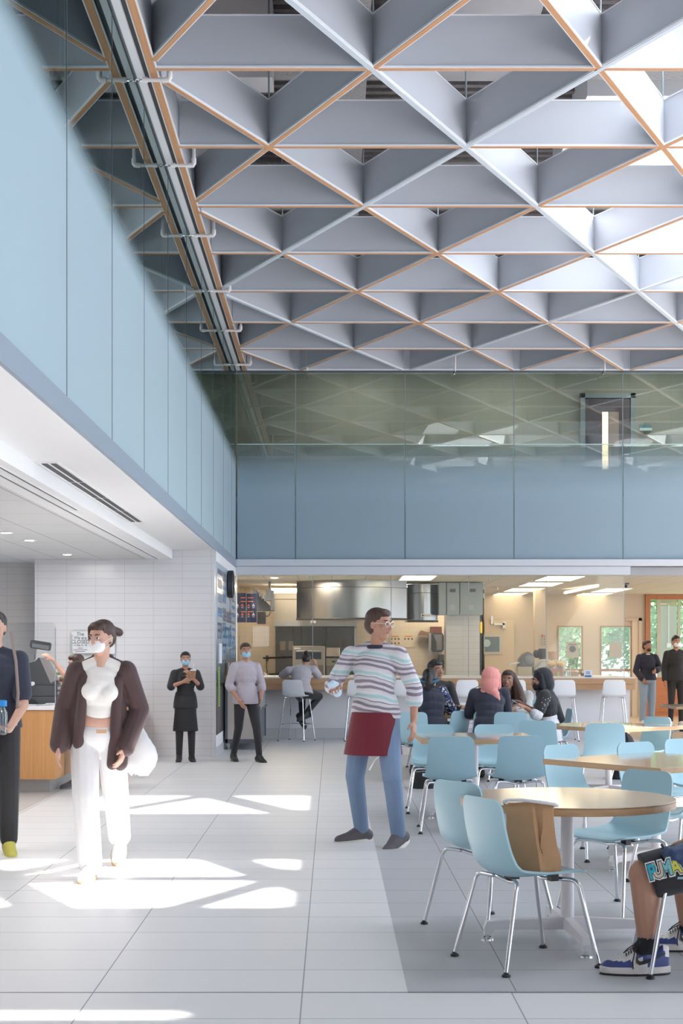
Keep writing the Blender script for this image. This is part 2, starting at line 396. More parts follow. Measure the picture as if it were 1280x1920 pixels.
# roof with skylight openings
holes = [(2.95,5.75,16.45,18.85),(2.95,5.75,11.6,13.95),(2.95,5.75,7.6,9.5),(7.6,10.4,16.45,18.85),(7.6,10.4,11.6,13.95),(2.95,5.75,20.6,22.2)]
holes = holes[:5]
deck = mat('metal_deck_sprayed', (.20,.18,.18), .9, bump=1., bscale=35, var=.35, vscale=14)
xs = sorted({XL-.3, XR, *[h[0] for h in holes], *[h[1] for h in holes]}); yys = sorted({-6., YB+.3, *[h[2] for h in holes], *[h[3] for h in holes]})
mb = MB()
for a, b in zip(xs, xs[1:]):
    for c, d in zip(yys, yys[1:]):
        mx, my = (a+b)/2, (c+d)/2
        if any(h[0] < mx < h[1] and h[2] < my < h[3] for h in holes): continue
        mb.box((a,c,8.2),(b,d,8.35))
# ribs of the deck
y = 6.0
while y < YB:
    for a, b in zip(xs, xs[1:]):
        mx = (a+b)/2
        if any(h[0] < mx < h[1] and h[2]-.15 < y < h[3]+.05 for h in holes): continue
        mb.box((a,y,8.12),(b,y+.09,8.2))
    y += .2
struct('roof_deck', mb, deck)
sh = mat('skylight_shaft', (.85,.85,.86), .6)
for i, h in enumerate(holes):
    mb = MB(); t = .08
    mb.box((h[0]-t,h[2]-t,7.75),(h[0],h[3]+t,8.9)).box((h[1],h[2]-t,7.75),(h[1]+t,h[3]+t,8.9)).box((h[0],h[2]-t,7.75),(h[1],h[2],8.9)).box((h[0],h[3],7.75),(h[1],h[3]+t,8.9))
    struct('skylight_shaft', mb, sh)
spray = mat('sprayed_steel', (.40,.38,.37), .95, bump=1., bscale=25, var=.4, vscale=30)
for x in (.2, 6.6, 11.5):
    struct('roof_beam', MB().box((x-.02,4,7.45),(x+.02,YB,8.12)).box((x-.16,4,7.42),(x+.16,YB,7.5)).box((x-.16,4,8.05),(x+.16,YB,8.12)), spray)
for y in (10.8, 15.2, 19.7):
    struct('roof_beam', MB().box((-1.5,y-.02,7.55),(XR,y+.02,8.12)).box((-1.5,y-.13,7.52),(XR,y+.13,7.6)), spray)
struct('ceiling_drywall', MB().box((-1.0,11.5,7.35),(-.15,12.6,8.12)).box((-1.3,14.7,7.3),(-.6,15.1,8.12)), mat('drywall_pink', (.72,.68,.68), .7))
struct('roof_duct', MB().box((1.0,8.6,7.3),(1.9,14.8,7.7)), mat('duct_grey', (.5,.48,.48), .6))

# ---------------------------------------------------------------- lattice of ceiling baffles
side = mat('baffle_grey', (.50,.52,.57), .42, .0, spec=.5)
whit = mat('baffle_white_edge', (.80,.81,.84), .35)
bluew = mat('baffle_white_cap', (.60,.65,.72), .35)
oakb = wood_mat('baffle_oak', (.62,.33,.17), (.52,.25,.12), .45, axis=0)
R0, DR, XN, DX = 12.2, 1.883, .343, 1.905
X0, X1, Y0 = -1.47, 9.9, R0-2*DR
Y1 = YB-.06
def baffle(a, b, w, label, cat_group, wood, dz):
    a, b = Vector((a[0],a[1],0)), Vector((b[0],b[1],0)); d = b-a; L = d.length; ang = math.atan2(d.y, d.x)
    r = thing('ceiling_baffle', label, 'ceiling baffle', (a.x,a.y,ZT-dz), ang, cat_group)
    mk('blade', MB().box((0,-.022,.018),(L,.022,.44)), side, r, smooth=False)
    mk('top_edge', MB().box((0,-.026,.44),(L,.026,.452)), whit, r, smooth=False)
    mk('flange', MB().box((0,-w/2,0),(L,w/2,.018)), whit, r, smooth=False)
    mk('underside_strip', MB().box((0,-w/2+.012,-.004),(L,w/2-.012,0.002)), oakb if wood else bluew, r, smooth=False)
    return r
nrows = 8
for rr in range(-2, 7):
    y = R0+rr*DR; k = 6-rr
    baffle((X0,y),(X1,y), .07, 'crosswise ceiling baffle with oak underside, %s in from the far glass wall' % ordn[k], 'crosswise ceiling baffles', True, 0.)
baffle((X0,Y1),(X1,Y1), .07, 'crosswise white-edged ceiling baffle running along the top of the far glass wall', 'crosswise ceiling baffles', False, 0.)
baffle((-1.505,Y0),(-1.505,YB-.03), .085, 'long oak-faced ceiling baffle running along the top of the side glass wall', 'edge ceiling baffle', True, .0)
def clip(x0, m):
    """line x = x0 + m*(y-R0) clipped to the lattice rectangle"""
    ya, yb = Y0, Y1
    for lim in (X0, X1):
        pass
    if m > 0: ya = max(ya, R0+(X0-x0)/m); yb = min(yb, R0+(X1-x0)/m)
    else: ya = max(ya, R0+(X1-x0)/m); yb = min(yb, R0+(X0-x0)/m)
    if yb-ya < .3: return None
    return (x0+m*(ya-R0), ya), (x0+m*(yb-R0), yb)
M = DX/2/DR
for fam, sg in (('P', 1), ('Q', -1)):
    n = 0
    for k in range(-8, 12):
        c = XN+k*DX; s = clip(c, sg*M)
        if not s: continue
        cap = (k % 3 == 0) if fam == 'P' else ((k-1) % 3 == 0)
        way = 'rightward' if sg > 0 else 'leftward'
        baffle(s[0], s[1], .07, '%s diagonal ceiling baffle slanting away %s, %s from the side glass wall' % ('white-capped' if cap else 'oak-capped', way, ordn[min(n,15)]), 'diagonal ceiling baffles', not cap, (.004 if cap else .002)+(.001 if sg > 0 else 0))
        n += 1
# suspension rods at crossings
rod = mat('rod_steel', (.35,.42,.45), .35, .8)
for rr in range(0, 6):
    for k in range(-2, 4):
        x = XN+k*DX+(0 if rr % 2 == 0 else -DX/2); y = R0+rr*DR
        if x < -1.2 or x > 5.5: continue
        tag(mk('hanger_rod', MB().tube([(x,y,ZT+.45),(x,y,8.15)], .009, 6), rod), 'thin steel hanger rod rising from a baffle crossing to the roof', 'hanger rod', 'hanger rods above the ceiling baffles')
# sprinklers along the side glass wall
pipe = mat('pipe_white', (.72,.68,.68), .4)
for i, y in enumerate((12.3,14.46,16.9,19.5,21.9,24.5)):
    r = thing('sprinkler', 'white elbow sprinkler pipe reaching to the side glass wall, %s from the far corner' % ordn[5-i], 'sprinkler', (-1.37,y,6.3), 0, 'side wall sprinklers')
    mk('pipe', MB().tube([(-1.37,y,6.62),(-1.37,y,6.36),(-1.375,y,6.335),(-1.395,y,6.33),(-1.6,y,6.33)], .017, 10), pipe, r, True)
    mk('elbow', MB().tube([(-1.37,y,6.40),(-1.37,y,6.35),(-1.38,y,6.332),(-1.43,y,6.33)], .025, 10), pipe, r, True)
    mk('coupling', MB().tube([(-1.555,y,6.33),(-1.60,y,6.33)], .024, 10), pipe, r, True)
    mk('sprinkler_head', MB().tube([(-1.6,y,6.33),(-1.625,y,6.33)], .012, 8).tube([(-1.625,y,6.315),(-1.655,y,6.325),(-1.655,y,6.335),(-1.625,y,6.345)], .004, 6).tube([(-1.655,y,6.33),(-1.66,y,6.33)], .014, 8), chrome, r, True)
for i, px in enumerate((576,852,1131)):
    x = X(px, 25.1)
    r = thing('sprinkler', 'white downward sprinkler pipe at the top of the far glass wall, %s from the corner' % ordn[i], 'sprinkler', (x,25.0,6.3), 0, 'far wall sprinklers')
    mk('pipe', MB().tube([(x,25.0,6.75),(x,25.0,6.38),(x,25.02,6.33)], .02, 10), pipe, r, True)
    mk('sprinkler_head', MB().tube([(x,25.02,6.34),(x-.01,25.08,6.30)], [.018,.012], 8).tube([(x-.01,25.08,6.30),(x-.012,25.1,6.285)], .02, 8), chrome, r, True)
# downlights in the servery
lamp = mat('lamp_warm', (1,.9,.75), .5, emit=(1,.88,.7), estr=9)
for i, (x, y) in enumerate(((-3.6,16.1),(-3.57,17.2),(-3.58,19.7))):
    r = thing('downlight', 'small round recessed downlight in the servery ceiling, %s from the tiled wall' % ordn[2-i], 'downlight', (x,y,2.81), 0, 'servery downlights')
    mk('trim_ring', MB().lathe([(.05,2.82),(.085,2.82),(.085,2.812),(.055,2.812)], (x,y,0), 24), white, r, True)
    mk('lens', MB().lathe([(.055,2.822),(.055,2.811)], (x,y,0), 24), lamp, r, True)
# ================================================================ chairs
shellm = mat('blue_polypropylene', (.34,.54,.62), .38, bump=.04, bscale=400)
stoolm = mat('white_polypropylene', (.86,.87,.89), .35, bump=.03, bscale=400)
def profile_pts(ctrl, n=34):
    """Catmull-Rom through (x,z,halfwidth) control points, even-ish sampling"""
    c = [Vector(p) for p in ctrl]; c = [c[0]*2-c[1]]+c+[c[-1]*2-c[-2]]; out = []
    m = len(c)-3
    for i in range(n+1):
        u = i/n*m; k = min(int(u), m-1); t = u-k; p0, p1, p2, p3 = c[k:k+4]
        out.append(.5*((2*p1)+(p2-p0)*t+(2*p0-5*p1+4*p2-p3)*t*t+(3*p1-p0-3*p2+p3)*t**3))
    return out
def shell(ctrl, cup, rf, rb, th=.011, nv=18):
    """moulded seat shell: ctrl (x, z, half width) from front lip to back top. cup: edge lift along the surface normal"""
    pr = profile_pts(ctrl, 60); L = [0.]
    for a, b in zip(pr, pr[1:]): L.append(L[-1]+math.hypot(b[0]-a[0], b[1]-a[1]))
    T = L[-1]; keep = []
    # denser rows near both rounded ends
    targets = []
    for i in range(9): targets.append(rf*(1-math.cos(PI/2*i/8)))
    targets += [rf+(T-rf-rb)*i/30 for i in range(1, 30)]
    for i in range(9): targets.append(T-rb*(1-math.cos(PI/2*(8-i)/8)))
    def at(s):
        for i in range(len(L)-1):
            if L[i+1] >= s-1e-9:
                t = (s-L[i])/(L[i+1]-L[i]); return pr[i].lerp(pr[i+1], max(0, min(1, t))), (pr[i+1]-pr[i])
        return pr[-1], pr[-1]-pr[-2]
    rows_t, rows_b = [], []
    for s in targets:
        p, d = at(s); w = p[2]
        if s < rf: w = w-rf+math.sqrt(max(0, rf*rf-(rf-s)**2))
        if s > T-rb: q = T-s; w = w-rb+math.sqrt(max(0, rb*rb-(rb-q)**2))
        w = max(w, .01); tx, tz = d[0], d[1]; l = math.hypot(tx, tz); nx, nz = tz/l, -tx/l   # normal to the sitter's side
        c = cup(s/T); a, b = [], []
        for j in range(nv+1):
            v = -1+2*j/nv; lift = c*abs(v*w/p[2])**2.4
            x, z = p[0]+nx*lift, p[1]+nz*lift
            a.append((x, v*w, z)); b.append((x-nx*th, v*w, z-nz*th))
        rows_t.append(a); rows_b.append(b)
    mb = MB(); A = mb.sheet(rows_t); B = mb.sheet(rows_b)
    n = len(A)
    for i in range(n-1):
        for j in (0, nv): mb.bm.faces.new((A[i][j], A[i+1][j], B[i+1][j], B[i][j]))
    for j in range(nv):
        for i in (0, n-1): mb.bm.faces.new((A[i][j], A[i][j+1], B[i][j+1], B[i][j]))
    return mb
def bend(p0, p1, p2, r=.05, n=6):
    """rounded corner path p0-p1-p2"""
    p0, p1, p2 = Vector(p0), Vector(p1), Vector(p2); a = p1+(p0-p1).normalized()*r; b = p1+(p2-p1).normalized()*r
    return [p0]+[(a*(1-t)**2+p1*2*t*(1-t)+b*t*t) for t in [i/n for i in range(n+1)]]+[p2]
CH = [(.235,.442,.205),(.19,.452,.222),(.08,.448,.228),(-.05,.436,.228),(-.145,.440,.222),(-.190,.475,.212),(-.212,.54,.203),(-.226,.63,.197),(-.239,.73,.191),(-.247,.805,.185)]
def chair(name='dining_chair'):
    r = thing(name, '', 'chair')
    # sitter looks along +x; the normal helper points up on the seat and to +x on the back
    mk('seat_shell', shell(CH, lambda u: .012+.030*math.exp(-((u-.5)/.22)**2), .06, .055), shellm, r, sharp=50)
    for sx, topx in ((1,.17),(-1,-.16)):
        for sy in (1,-1):
            top = Vector((topx, sy*.195, .412 if sx > 0 else .418)); foot = Vector((sx*.252, sy*.253, .012))
            inner = Vector((topx-sx*.06 if sx > 0 else topx+.04, sy*.10, .412))
            lg = mk('leg', MB().tube(bend(inner, top, foot, .04), .0105, 12), chrome, r)
            mk('foot_glide', MB().lathe([(.011,.022),(.012,.014),(.020,.010),(.021,0)], foot-Vector((0,0,.012)), 14), black, lg)
        zz = .405 if sx < 0 else .412
        mk('cross_tube', MB().tube([(topx-sx*.05, .11, .412),(topx-sx*.07,.05,zz-.006),(topx-sx*.075,0,zz-.012),(topx-sx*.07,-.05,zz-.006),(topx-sx*.05,-.11,.412)], .0105, 12), chrome, r)
    for q in (((-.10,-.03,.408),(-.05,.03,.434)),((.06,-.14,.405),(.10,-.10,.44)),((.06,.10,.405),(.10,.14,.44))): mk('mounting_bracket', MB().box(*q), black, r, smooth=False)
    return reg(r)
c0 = chair(); used = []
def put_chair(x, y, deg, label, group='light blue chairs around the tables'):
    if not used:
        used.append(1); c0.location = (x,y,0); c0.rotation_euler = (0,0,math.radians(deg)); c0['label'] = label; c0['group'] = group
        c0.matrix_basis = Matrix.Translation((x,y,0)) @ Matrix.Rotation(math.radians(deg), 4, 'Z'); return c0
    return dup(c0, (x,y,0), math.radians(deg), label, group)
B = 'light blue shell chair '
put_chair(.936,7.045,23, B+'holding the brown paper tote bag')
put_chair(.862,7.97,37, B+'behind the tote bag chair, half hidden by the round table')
put_chair(1.66,8.40,216, B+'across the round table, directly above the bare knee')
put_chair(.99,12.22,88, 'light blue chair seen from behind at the oblong table, beside the walking man')
put_chair(1.56,12.30,92, 'light blue chair seen from behind at the oblong table, farther from the walking man')
put_chair(.965,13.70,-92, 'light blue chair facing us across the oblong table, nearer the walking man')
put_chair(1.56,13.70,-88, 'light blue chair facing us across the oblong table, under the pink headscarf person')
put_chair(.93,17.0,85, 'light blue empty chair back showing just behind the walking man\'s hand')
put_chair(2.10,17.0,80, 'light blue chair back between the pink headscarf and the black headscarf')
put_chair(2.16,14.95,70, 'light blue chair back directly below the black headscarf person')
put_chair(1.86,10.72,-52, 'light blue chair tucked under the sharp corner of the glossy angled table')
put_chair(2.68,14.40,84, 'light blue chair seen from behind at the sunlit oak table')
put_chair(3.28,15.4,215, 'light blue sunlit chair beyond the corner of the sunlit oak table')
put_chair(2.46,11.0,-58, 'light blue chair top across the glossy angled table, nearer its sharp corner')
put_chair(2.92,11.45,-58, 'light blue chair top across the glossy angled table, cut by the frame edge')
put_chair(2.28,9.45,128, 'light blue chair at the near side of the glossy angled table, at the frame edge')
put_chair(1.72,6.92,178, B+'carrying the person in black shorts')
put_chair(4.92,19.9,100, 'light blue chair at the frame edge in front of the person in black')
put_chair(2.66,17.75,182, 'light blue chair under the person in the black headscarf')
put_chair(1.34,17.34,140, 'light blue chair under the person in the navy vest')
put_chair(1.84,17.28,92, 'light blue chair under the person in the pink headscarf')
put_chair(2.32,19.2,-105, 'light blue chair under the long haired person in grey')
put_chair(1.30,18.75,-70, 'light blue chair under the man in the black shirt')
put_chair(2.95,20.9,-120, 'light blue empty chair behind the hands holding the phone')

# ================================================================ bar stools
ST = [(.20,.742,.175),(.16,.755,.19),(.05,.750,.20),(-.07,.744,.202),(-.135,.762,.200),(-.160,.81,.196),(-.175,.88,.190),(-.190,.96,.182),(-.198,1.03,.172)]
def stool():
    r = thing('bar_stool', '', 'stool')
    mk('seat_shell', shell(ST, lambda u: .01+.02*math.exp(-((u-.5)/.25)**2), .05, .05), stoolm, r, sharp=50)
    for sx in (1,-1):
        for sy in (1,-1):
            top = Vector((sx*.145 if sx > 0 else -.13, sy*.165, .73)); foot = Vector((sx*.235, sy*.235, .0))
            lg = mk('leg', MB().tube(bend(top*1-Vector((sx*.04,sy*.05,0)), top, foot, .03), .0095, 10), chrome, r)
            mk('foot_cap', MB().tube([foot, foot+Vector((0,0,.02))], .012, 10), black, lg)
    def q(sx, sy, z=.28):
        t = 1-z/.73; tx = .145 if sx > 0 else .13
        return (sx*(tx+(.235-tx)*t), sy*(.165+(.235-.165)*t), z)
    mk('footrest', MB().tube([q(-1,1),q(1,1),q(1,-1),q(-1,-1)], .008, 8), chrome, r)
    mk('back_seam', MB().tube([(-.180,-.13,.90),(-.178,-.10,.868),(-.174,0,.855),(-.178,.10,.868),(-.180,.13,.90)], .0018, 6), mat('seam_grey', (.55,.57,.6), .5), r)
    return reg(r)
s0 = stool(); su = []
for px, deg, lab in ((556,68,'white bar stool under the person in the grey shirt leaning on the bar'),
    (672,90,'white bar stool between the person leaning on the bar and the striped man'),
    (757,90,'white bar stool hidden behind the walking striped man'),
    (873,93,'white bar stool between the seated man in black and the pink headscarf'),
    (962,90,'white bar stool mostly hidden behind the long haired person in grey'),
    (1055,88,'white bar stool directly behind the black headscarf'),
    (1149,86,'white bar stool nearest the open end of the bar')):
    x = X(px, 24.55)
    if not su:
        su.append(1); s0['label'] = lab; s0['group'] = 'white stools along the bar'; s0.location = (x,24.55,0); s0.rotation_euler = (0,0,math.radians(deg))
        s0.matrix_basis = Matrix.Translation((x,24.55,0)) @ Matrix.Rotation(math.radians(deg), 4, 'Z')
    else: dup(s0, (x,24.55,0), math.radians(deg), lab, 'white stools along the bar')

# ================================================================ tables
top_m = wood_mat('table_laminate', (.45,.385,.325), (.41,.345,.285), .18, .8, 0, coat=.8)
edge_m = wood_mat('table_oak_edge', (.58,.37,.21), (.48,.29,.15), .4, .5, 0)
leg_w = mat('powder_white', (.74,.73,.76), .35)
def base(r, ax=.44, ay=.47, rc=.034, H=.70):
    mk('column', MB().tube([(0,0,.06),(0,0,H)], rc, 24), leg_w, r)
    mk('mounting_plate', MB().prism([(-.20,-.03,H),(.20,-.03,H),(.20,-.03,H-.012),(.05,-.03,H-.045),(-.05,-.03,H-.045),(-.20,-.03,H-.012)], (0,.06,0)).prism([(-.03,-.20,H),(-.03,.20,H),(-.03,.20,H-.012),(-.03,.05,H-.045),(-.03,-.05,H-.045),(-.03,-.20,H-.012)], (.06,0,0)), leg_w, r, smooth=False)
    for k in range(4):
        L = ax if k % 2 == 0 else ay; a = k*PI/2; R = Matrix.Rotation(a, 3, 'Z')
        pts = [R@Vector(p) for p in ((.0,-.022,.055),(.0,-.022,.12),(L-.015,-.022,.098),(L,-.022,.062),(L-.005,-.022,.03),(L-.035,-.022,.03),(L-.055,-.022,.055))]
        lg = mk('foot_arm', MB().prism(pts, R@Vector((0,.044,0))), leg_w, r, smooth=False)
        mk('leveler', MB().lathe([(.010,.03),(.010,.014),(.032,.008),(.034,0)], R@Vector((L-.02,0,0)), 16), chrome, lg)
def round_table(x, y, rad, label, rz=0.):
    r = thing('round_table', label, 'table', (x,y,0), rz)
    mk('tabletop', MB().lathe([(rad-.003,.737),(rad,.734),(rad,.7395),(rad-.003,.7405)], seg=96), edge_m, r)
    mk('tabletop_edge', MB().lathe([(rad-.002,.700),(rad,.703),(rad,.7385),(rad-.002,.7395)], seg=96), edge_m, r)
    mk('tabletop_laminate', MB().lathe([(rad-.002,.7395),(rad-.0025,.7415)], seg=96), top_m, r)
    base(r); return r
def rect_table(x, y, a, b, deg, label, nm='dining_table', cols=1):
    r = thing(nm, label, 'table', (x,y,0), math.radians(deg))
    mk('tabletop_edge', MB().box((-a/2,-b/2,.702),(a/2,b/2,.739), .0015), edge_m, r, smooth=False)
    mk('tabletop_laminate', MB().box((-a/2+.003,-b/2+.003,.739),(a/2-.003,b/2-.003,.741)), top_m, r, smooth=False)
    base(r, a*.4, b*.4); return r
round_table(1.228,7.6,.555, 'round oak-edged cafe table on a white four-footed column base', .05)
rect_table(1.285,13.12,1.03,1.07,0, 'oblong oak table with two chairs seen from behind in front of it')
rect_table(2.28,10.25,1.07,1.16,-53, 'glossy angled oak table with a sharp corner, behind the round table')
rect_table(2.87,15.1,1.07,1.12,38, 'sunlit pale oak table in front of the white bar stools')
rect_table(1.63,17.85,1.0,1.0,0, 'oak table of the seated group between the pink headscarf and navy vest')
rect_table(1.95,21.2,1.0,1.0,0, 'pale oak table behind the seated group, close to the bar')
rect_table(5.25,20.6,1.0,1.0,0, 'oak table at the frame edge in front of the person in black')

# ---------------------------------------------------------------- tote bag on the chair
kraft = mat('burlap_kraft', (.50,.29,.15), .8, bump=.35, bscale=260, var=.15, vscale=8)
def tote():
    A = math.radians(23); R = Matrix.Rotation(A, 3, 'Z')
    r = thing('tote_bag', 'brown burlap tote bag with a white rope handle standing on the front chair', 'bag', (.93,7.03,.45))
    # folded gusseted bag: outline per level, corners kept sharp. u runs along the wide side, v across
    Q = Matrix.Rotation(math.radians(-20), 3, 'Z'); C = Vector((.975,6.99,0))
    def W(u, v, z, lean): return C+Q@Vector((u, v, 0))+Vector((-.03*lean, .0, z))
    levels = []
    for i in range(9):
        t = i/8; z = .452+.322*t
        w = .118+.008*math.sin(t*6)+(.006 if i == 8 else 0); g = .062*(1-t)**.8+.016; pinch = .030*math.exp(-((t-.38)/.2)**2)
        fold = -.028*math.exp(-((t-.45)/.35)**2)-.006
        row = [(-w,-g*.8),(-w*.55,-g*1.05+.004*math.sin(5*t)),(.018+.03*(1-t),-g*1.25),(.030+.03*(1-t),-g*1.25-fold*.9),(w*.62-pinch,-g*.9),(w*.92-pinch*1.2,-g*.75+.01),(w+.012*(1-t)-pinch*.4,-g*.1),(w-pinch*.8,g*.7),(w*.3,g),(-w*.5,g*1.02),(-w,g*.8),(-w*1.03,.0)]
        levels.append([W(u, v, z+(.007*math.sin(3*u/w+1) if i == 8 else 0)+(.010 if (u > 0 and 0 < i < 3 and v < 0) else 0), t) for u, v in row])
    mb = MB(); vs = mb.sheet(levels, True); mb.bm.faces.new(vs[0][::-1])
    o = mk('bag_body', mb, kraft, r, True, sharp=22)
    m = o.modifiers.new('s', 'SOLIDIFY'); m.thickness = .003
    t_ = levels[-1]
    mk('rope_handle', MB().tube([W(-.10,-.024,.772,1),W(-.115,-.034,.780,1),W(-.09,-.042,.789,1),W(-.03,-.047,.792,1),W(.04,-.048,.787,1),W(.10,-.045,.781,1),W(.135,-.036,.775,1),W(.142,-.022,.769,1),W(.125,-.014,.766,1)], .0078, 10), mat('rope_white', (.8,.79,.78), .6, bump=.3, bscale=300), r, True)
    mk('top_hem', MB().tube([Vector(p) for p in t_]+[Vector(t_[0])], .0026, 6), kraft, r, True)
tote()

# ================================================================ servery counter and register
quartz = mat('quartz_white', (.74,.74,.75), .25)
kick = mat('kick_steel', (.42,.41,.40), .4, .3)
r = thing('service_counter', 'oak service counter with a white top and recessed grey toe kick', 'counter', (-4.4,16.5,0))
mk('cabinet_body', MB().box((-7.9,15.45,.145),(-2.935,18.6,.875)), oakz, r, True, smooth=False)
mk('countertop', MB().box((-7.92,15.42,.882),(-2.915,18.62,.925), .003), quartz, r, True, smooth=False)
mk('reveal_strip', MB().box((-7.9,15.46,.872),(-2.945,18.59,.884)), mat('reveal_copper', (.4,.18,.1), .4), r, True, smooth=False)
mk('toe_kick', MB().box((-7.9,15.6,0),(-3.02,18.6,.145)), kick, r, True, smooth=False)
mk('door_seam', MB().box((-2.936,16.0,.14),(-2.933,16.006,.87)).box((-2.936,15.45,.6),(-2.933,18.6,.605)), black, r, True, smooth=False)
r = thing('side_counter', 'short oak counter end with a white top standing against the tiled wall', 'counter', (-3,20,0))
mk('cabinet_body', MB().box((-3.5,19.6,.10),(-2.745,20.68,.90)), oakz, r, True, smooth=False)
mk('countertop', MB().box((-3.52,19.58,.90),(-2.73,20.69,.93), .003), quartz, r, True, smooth=False)
mk('drawer_line', MB().box((-2.747,19.6,.68),(-2.744,20.68,.685)).box((-3.5,19.597,.68),(-2.745,19.6,.685)), black, r, True, smooth=False)
mk('toe_kick', MB().box((-3.45,19.66,0),(-2.80,20.68,.10)), kick, r, True, smooth=False)
acr = glass_mat('acrylic', (.95,.96,.96), .015, .4)
for (a, b, d, top, nm) in ((-40,105,15.55,1167,'clear acrylic sneeze shield in front of the cash register'),(131,219,17.0,1180,'clear acrylic sneeze shield holding the closed notice')):
    r = thing('acrylic_shield', nm, 'shield', ((X(a,d)+X(b,d))/2,d,.925))
    x0, x1, z0, z1 = X(a,d), X(b,d), .93 if b < 130 else .93, Z(top,d)
    if b > 130: x0, x1 = X(131,d), min(X(219,d), -2.52)
    rr_ = .06; pts = [(x0,d,z0),(x1,d,z0),(x1,d,z1-rr_)]+[(x1-rr_+rr_*math.cos(t),d,z1-rr_+rr_*math.sin(t)) for t in [PI/2*i/6 for i in range(7)]]+[(x0+rr_-rr_*math.sin(t),d,z1-rr_+rr_*math.cos(t)) for t in [PI/2*i/6 for i in range(7)]]
    mk('pane', MB().prism(pts, (0,.006,0)), acr, r, True, smooth=False)
    mk('edge_post', MB().box((x1-.012,d-.004,z0),(x1-.004,d+.010,z1-.06)).box((x0+.02,d-.004,z0),(x0+.028,d+.010,z1-.06)), mat('acrylic_edge', (.35,.38,.4), .2), r, True, smooth=False)
    mk('foot', MB().box((x0+.3,d-.08,z0-.004),(x0+.33,d+.08,z0+.01)).box((x1-.2,d-.08,z0-.004),(x1-.17,d+.08,z0+.01)), acr, r, True, smooth=False)
# the second shield stands on its own slim pedestal rail
mk_r = thing('shield_ledge', 'slim grey ledge carrying the second acrylic shield', 'ledge', (-2.8,17,0))
mk('ledge', MB().box((-2.925,16.9,.86),(-2.50,17.1,.93)), kick, mk_r, True, smooth=False)
mk('bracket', MB().prism([(-2.93,16.98,.86),(-2.55,16.98,.86),(-2.93,16.98,.60)], (0,.04,0)), kick, mk_r, True, smooth=False)
D = 16.0
grey_d = mat('register_grey', (.07,.07,.078), .42); grey_m = mat('register_mid', (.30,.30,.32), .3)
r = thing('cash_register', 'dark grey cash register with a raised customer display on the counter', 'cash register', (X(80,D),D,.925))
b = lambda x0,y0,x1,y1,d0=0,d1=.3: MB().box((X(x0,D),D+d0,Z(y1,D)),(X(x1,D),D+d1,Z(y0,D)), .004)
mk('cash_drawer', b(44,1306,116,1326), grey_d, r, True)
mk('drawer_front', b(46,1285,116,1305,-.004,.3), grey_d, r, True)
for k in range(4):
    for j in range(1): mk('slot_label', b(108,1287+k*9.5,115,1293+k*9.5,-.01,-.006), grey_m, r, True)
mk('drawer_arch', MB().prism([(X(47,D)+ .0, D-.006, Z(1325,D))]+[(X(47+27*math.sin(t),D), D-.006, Z(1325-18*math.cos(t),D)) for t in [PI/2*i/10 for i in range(11)]], (0,-.006,0)), black, r, True)
mk('printer_body', MB().prism([(X(48,D),D,Z(1284,D)),(X(104,D),D,Z(1284,D)),(X(98,D),D,Z(1270,D)),(X(84,D),D,Z(1234,D)),(X(72,D),D,Z(1233,D)),(X(66,D),D,Z(1240,D)),(X(47,D),D,Z(1245,D)),(X(42,D),D,Z(1254,D)),(X(43,D),D,Z(1264,D)),(X(49,D),D,Z(1272,D))], (0,.26,0)), grey_d, r, True, smooth=False)
mk('touch_screen', MB().prism([(X(74,D),D-.006,Z(1233,D)),(X(84,D),D-.006,Z(1233,D)),(X(104,D),D-.006,Z(1276,D)),(X(95,D),D-.006,Z(1281,D))], (0,.24,0)), mat('screen_beige', (.36,.32,.31), .3), r, True, smooth=False)
mk('display_pole', MB().tube([P(64,1236,D+.1),P(67,1212,D+.1)], .016), grey_m, r, True)
dp = mk('customer_display', MB().prism([P(57,1202,D+.05),P(60,1199.5,D+.05),P(94,1205,D+.05),P(96,1208,D+.05),P(94,1219,D+.05),P(91,1220.5,D+.05),P(58,1215,D+.05),P(56,1212,D+.05)], (0,.03,0)), grey_d, r, True)
mk('display_glass', MB().prism([P(60,1206,D+.045),P(92,1211,D+.045),P(91,1219,D+.045),P(60,1213,D+.045)], (0,-.002,0)), mat('lcd_grey', (.22,.23,.25), .15), dp)
mk('paper_roll', MB().lathe([(.006,-.02),(.022,-.02),(.022,.02),(.006,.02)], P(61,1282,D-.03), 16, 'Y'), white, r, True)
r = thing('paper_slips', 'small pile of white paper slips beside the cash register', 'paper', P(92,1324,15.7))
for k in range(5): mk('slip', MB().box((X(82+k*1.4,15.7),15.6+.01*k,.927+k*.004),(X(101+k*.6,15.7),15.7+.01*k,.929+k*.004)), white, r, True, smooth=False)
D = 16.6
r = thing('snack_basket', 'green and brown heap of small snack packs behind the register', 'basket', P(114,1290,D))
mk('basket', MB().box((X(104,D),D,.925),(X(128,D),D+.2,Z(1312,D))), black, r, True)
for k in range(16):
    c = P(105+random.random()*18, 1256+random.random()*42, D+.02+random.random()*.1)
    mk('snack_pack', MB().box(c-Vector((.028,.01,.02)), c+Vector((.028,.01,.02)), .006), (mat('pack_green',(.30,.42,.22),.4), mat('pack_brown',(.18,.08,.04),.4), mat('pack_gold',(.5,.33,.12),.4), mat('pack_cream',(.6,.6,.5),.4))[k % 4], r, True)
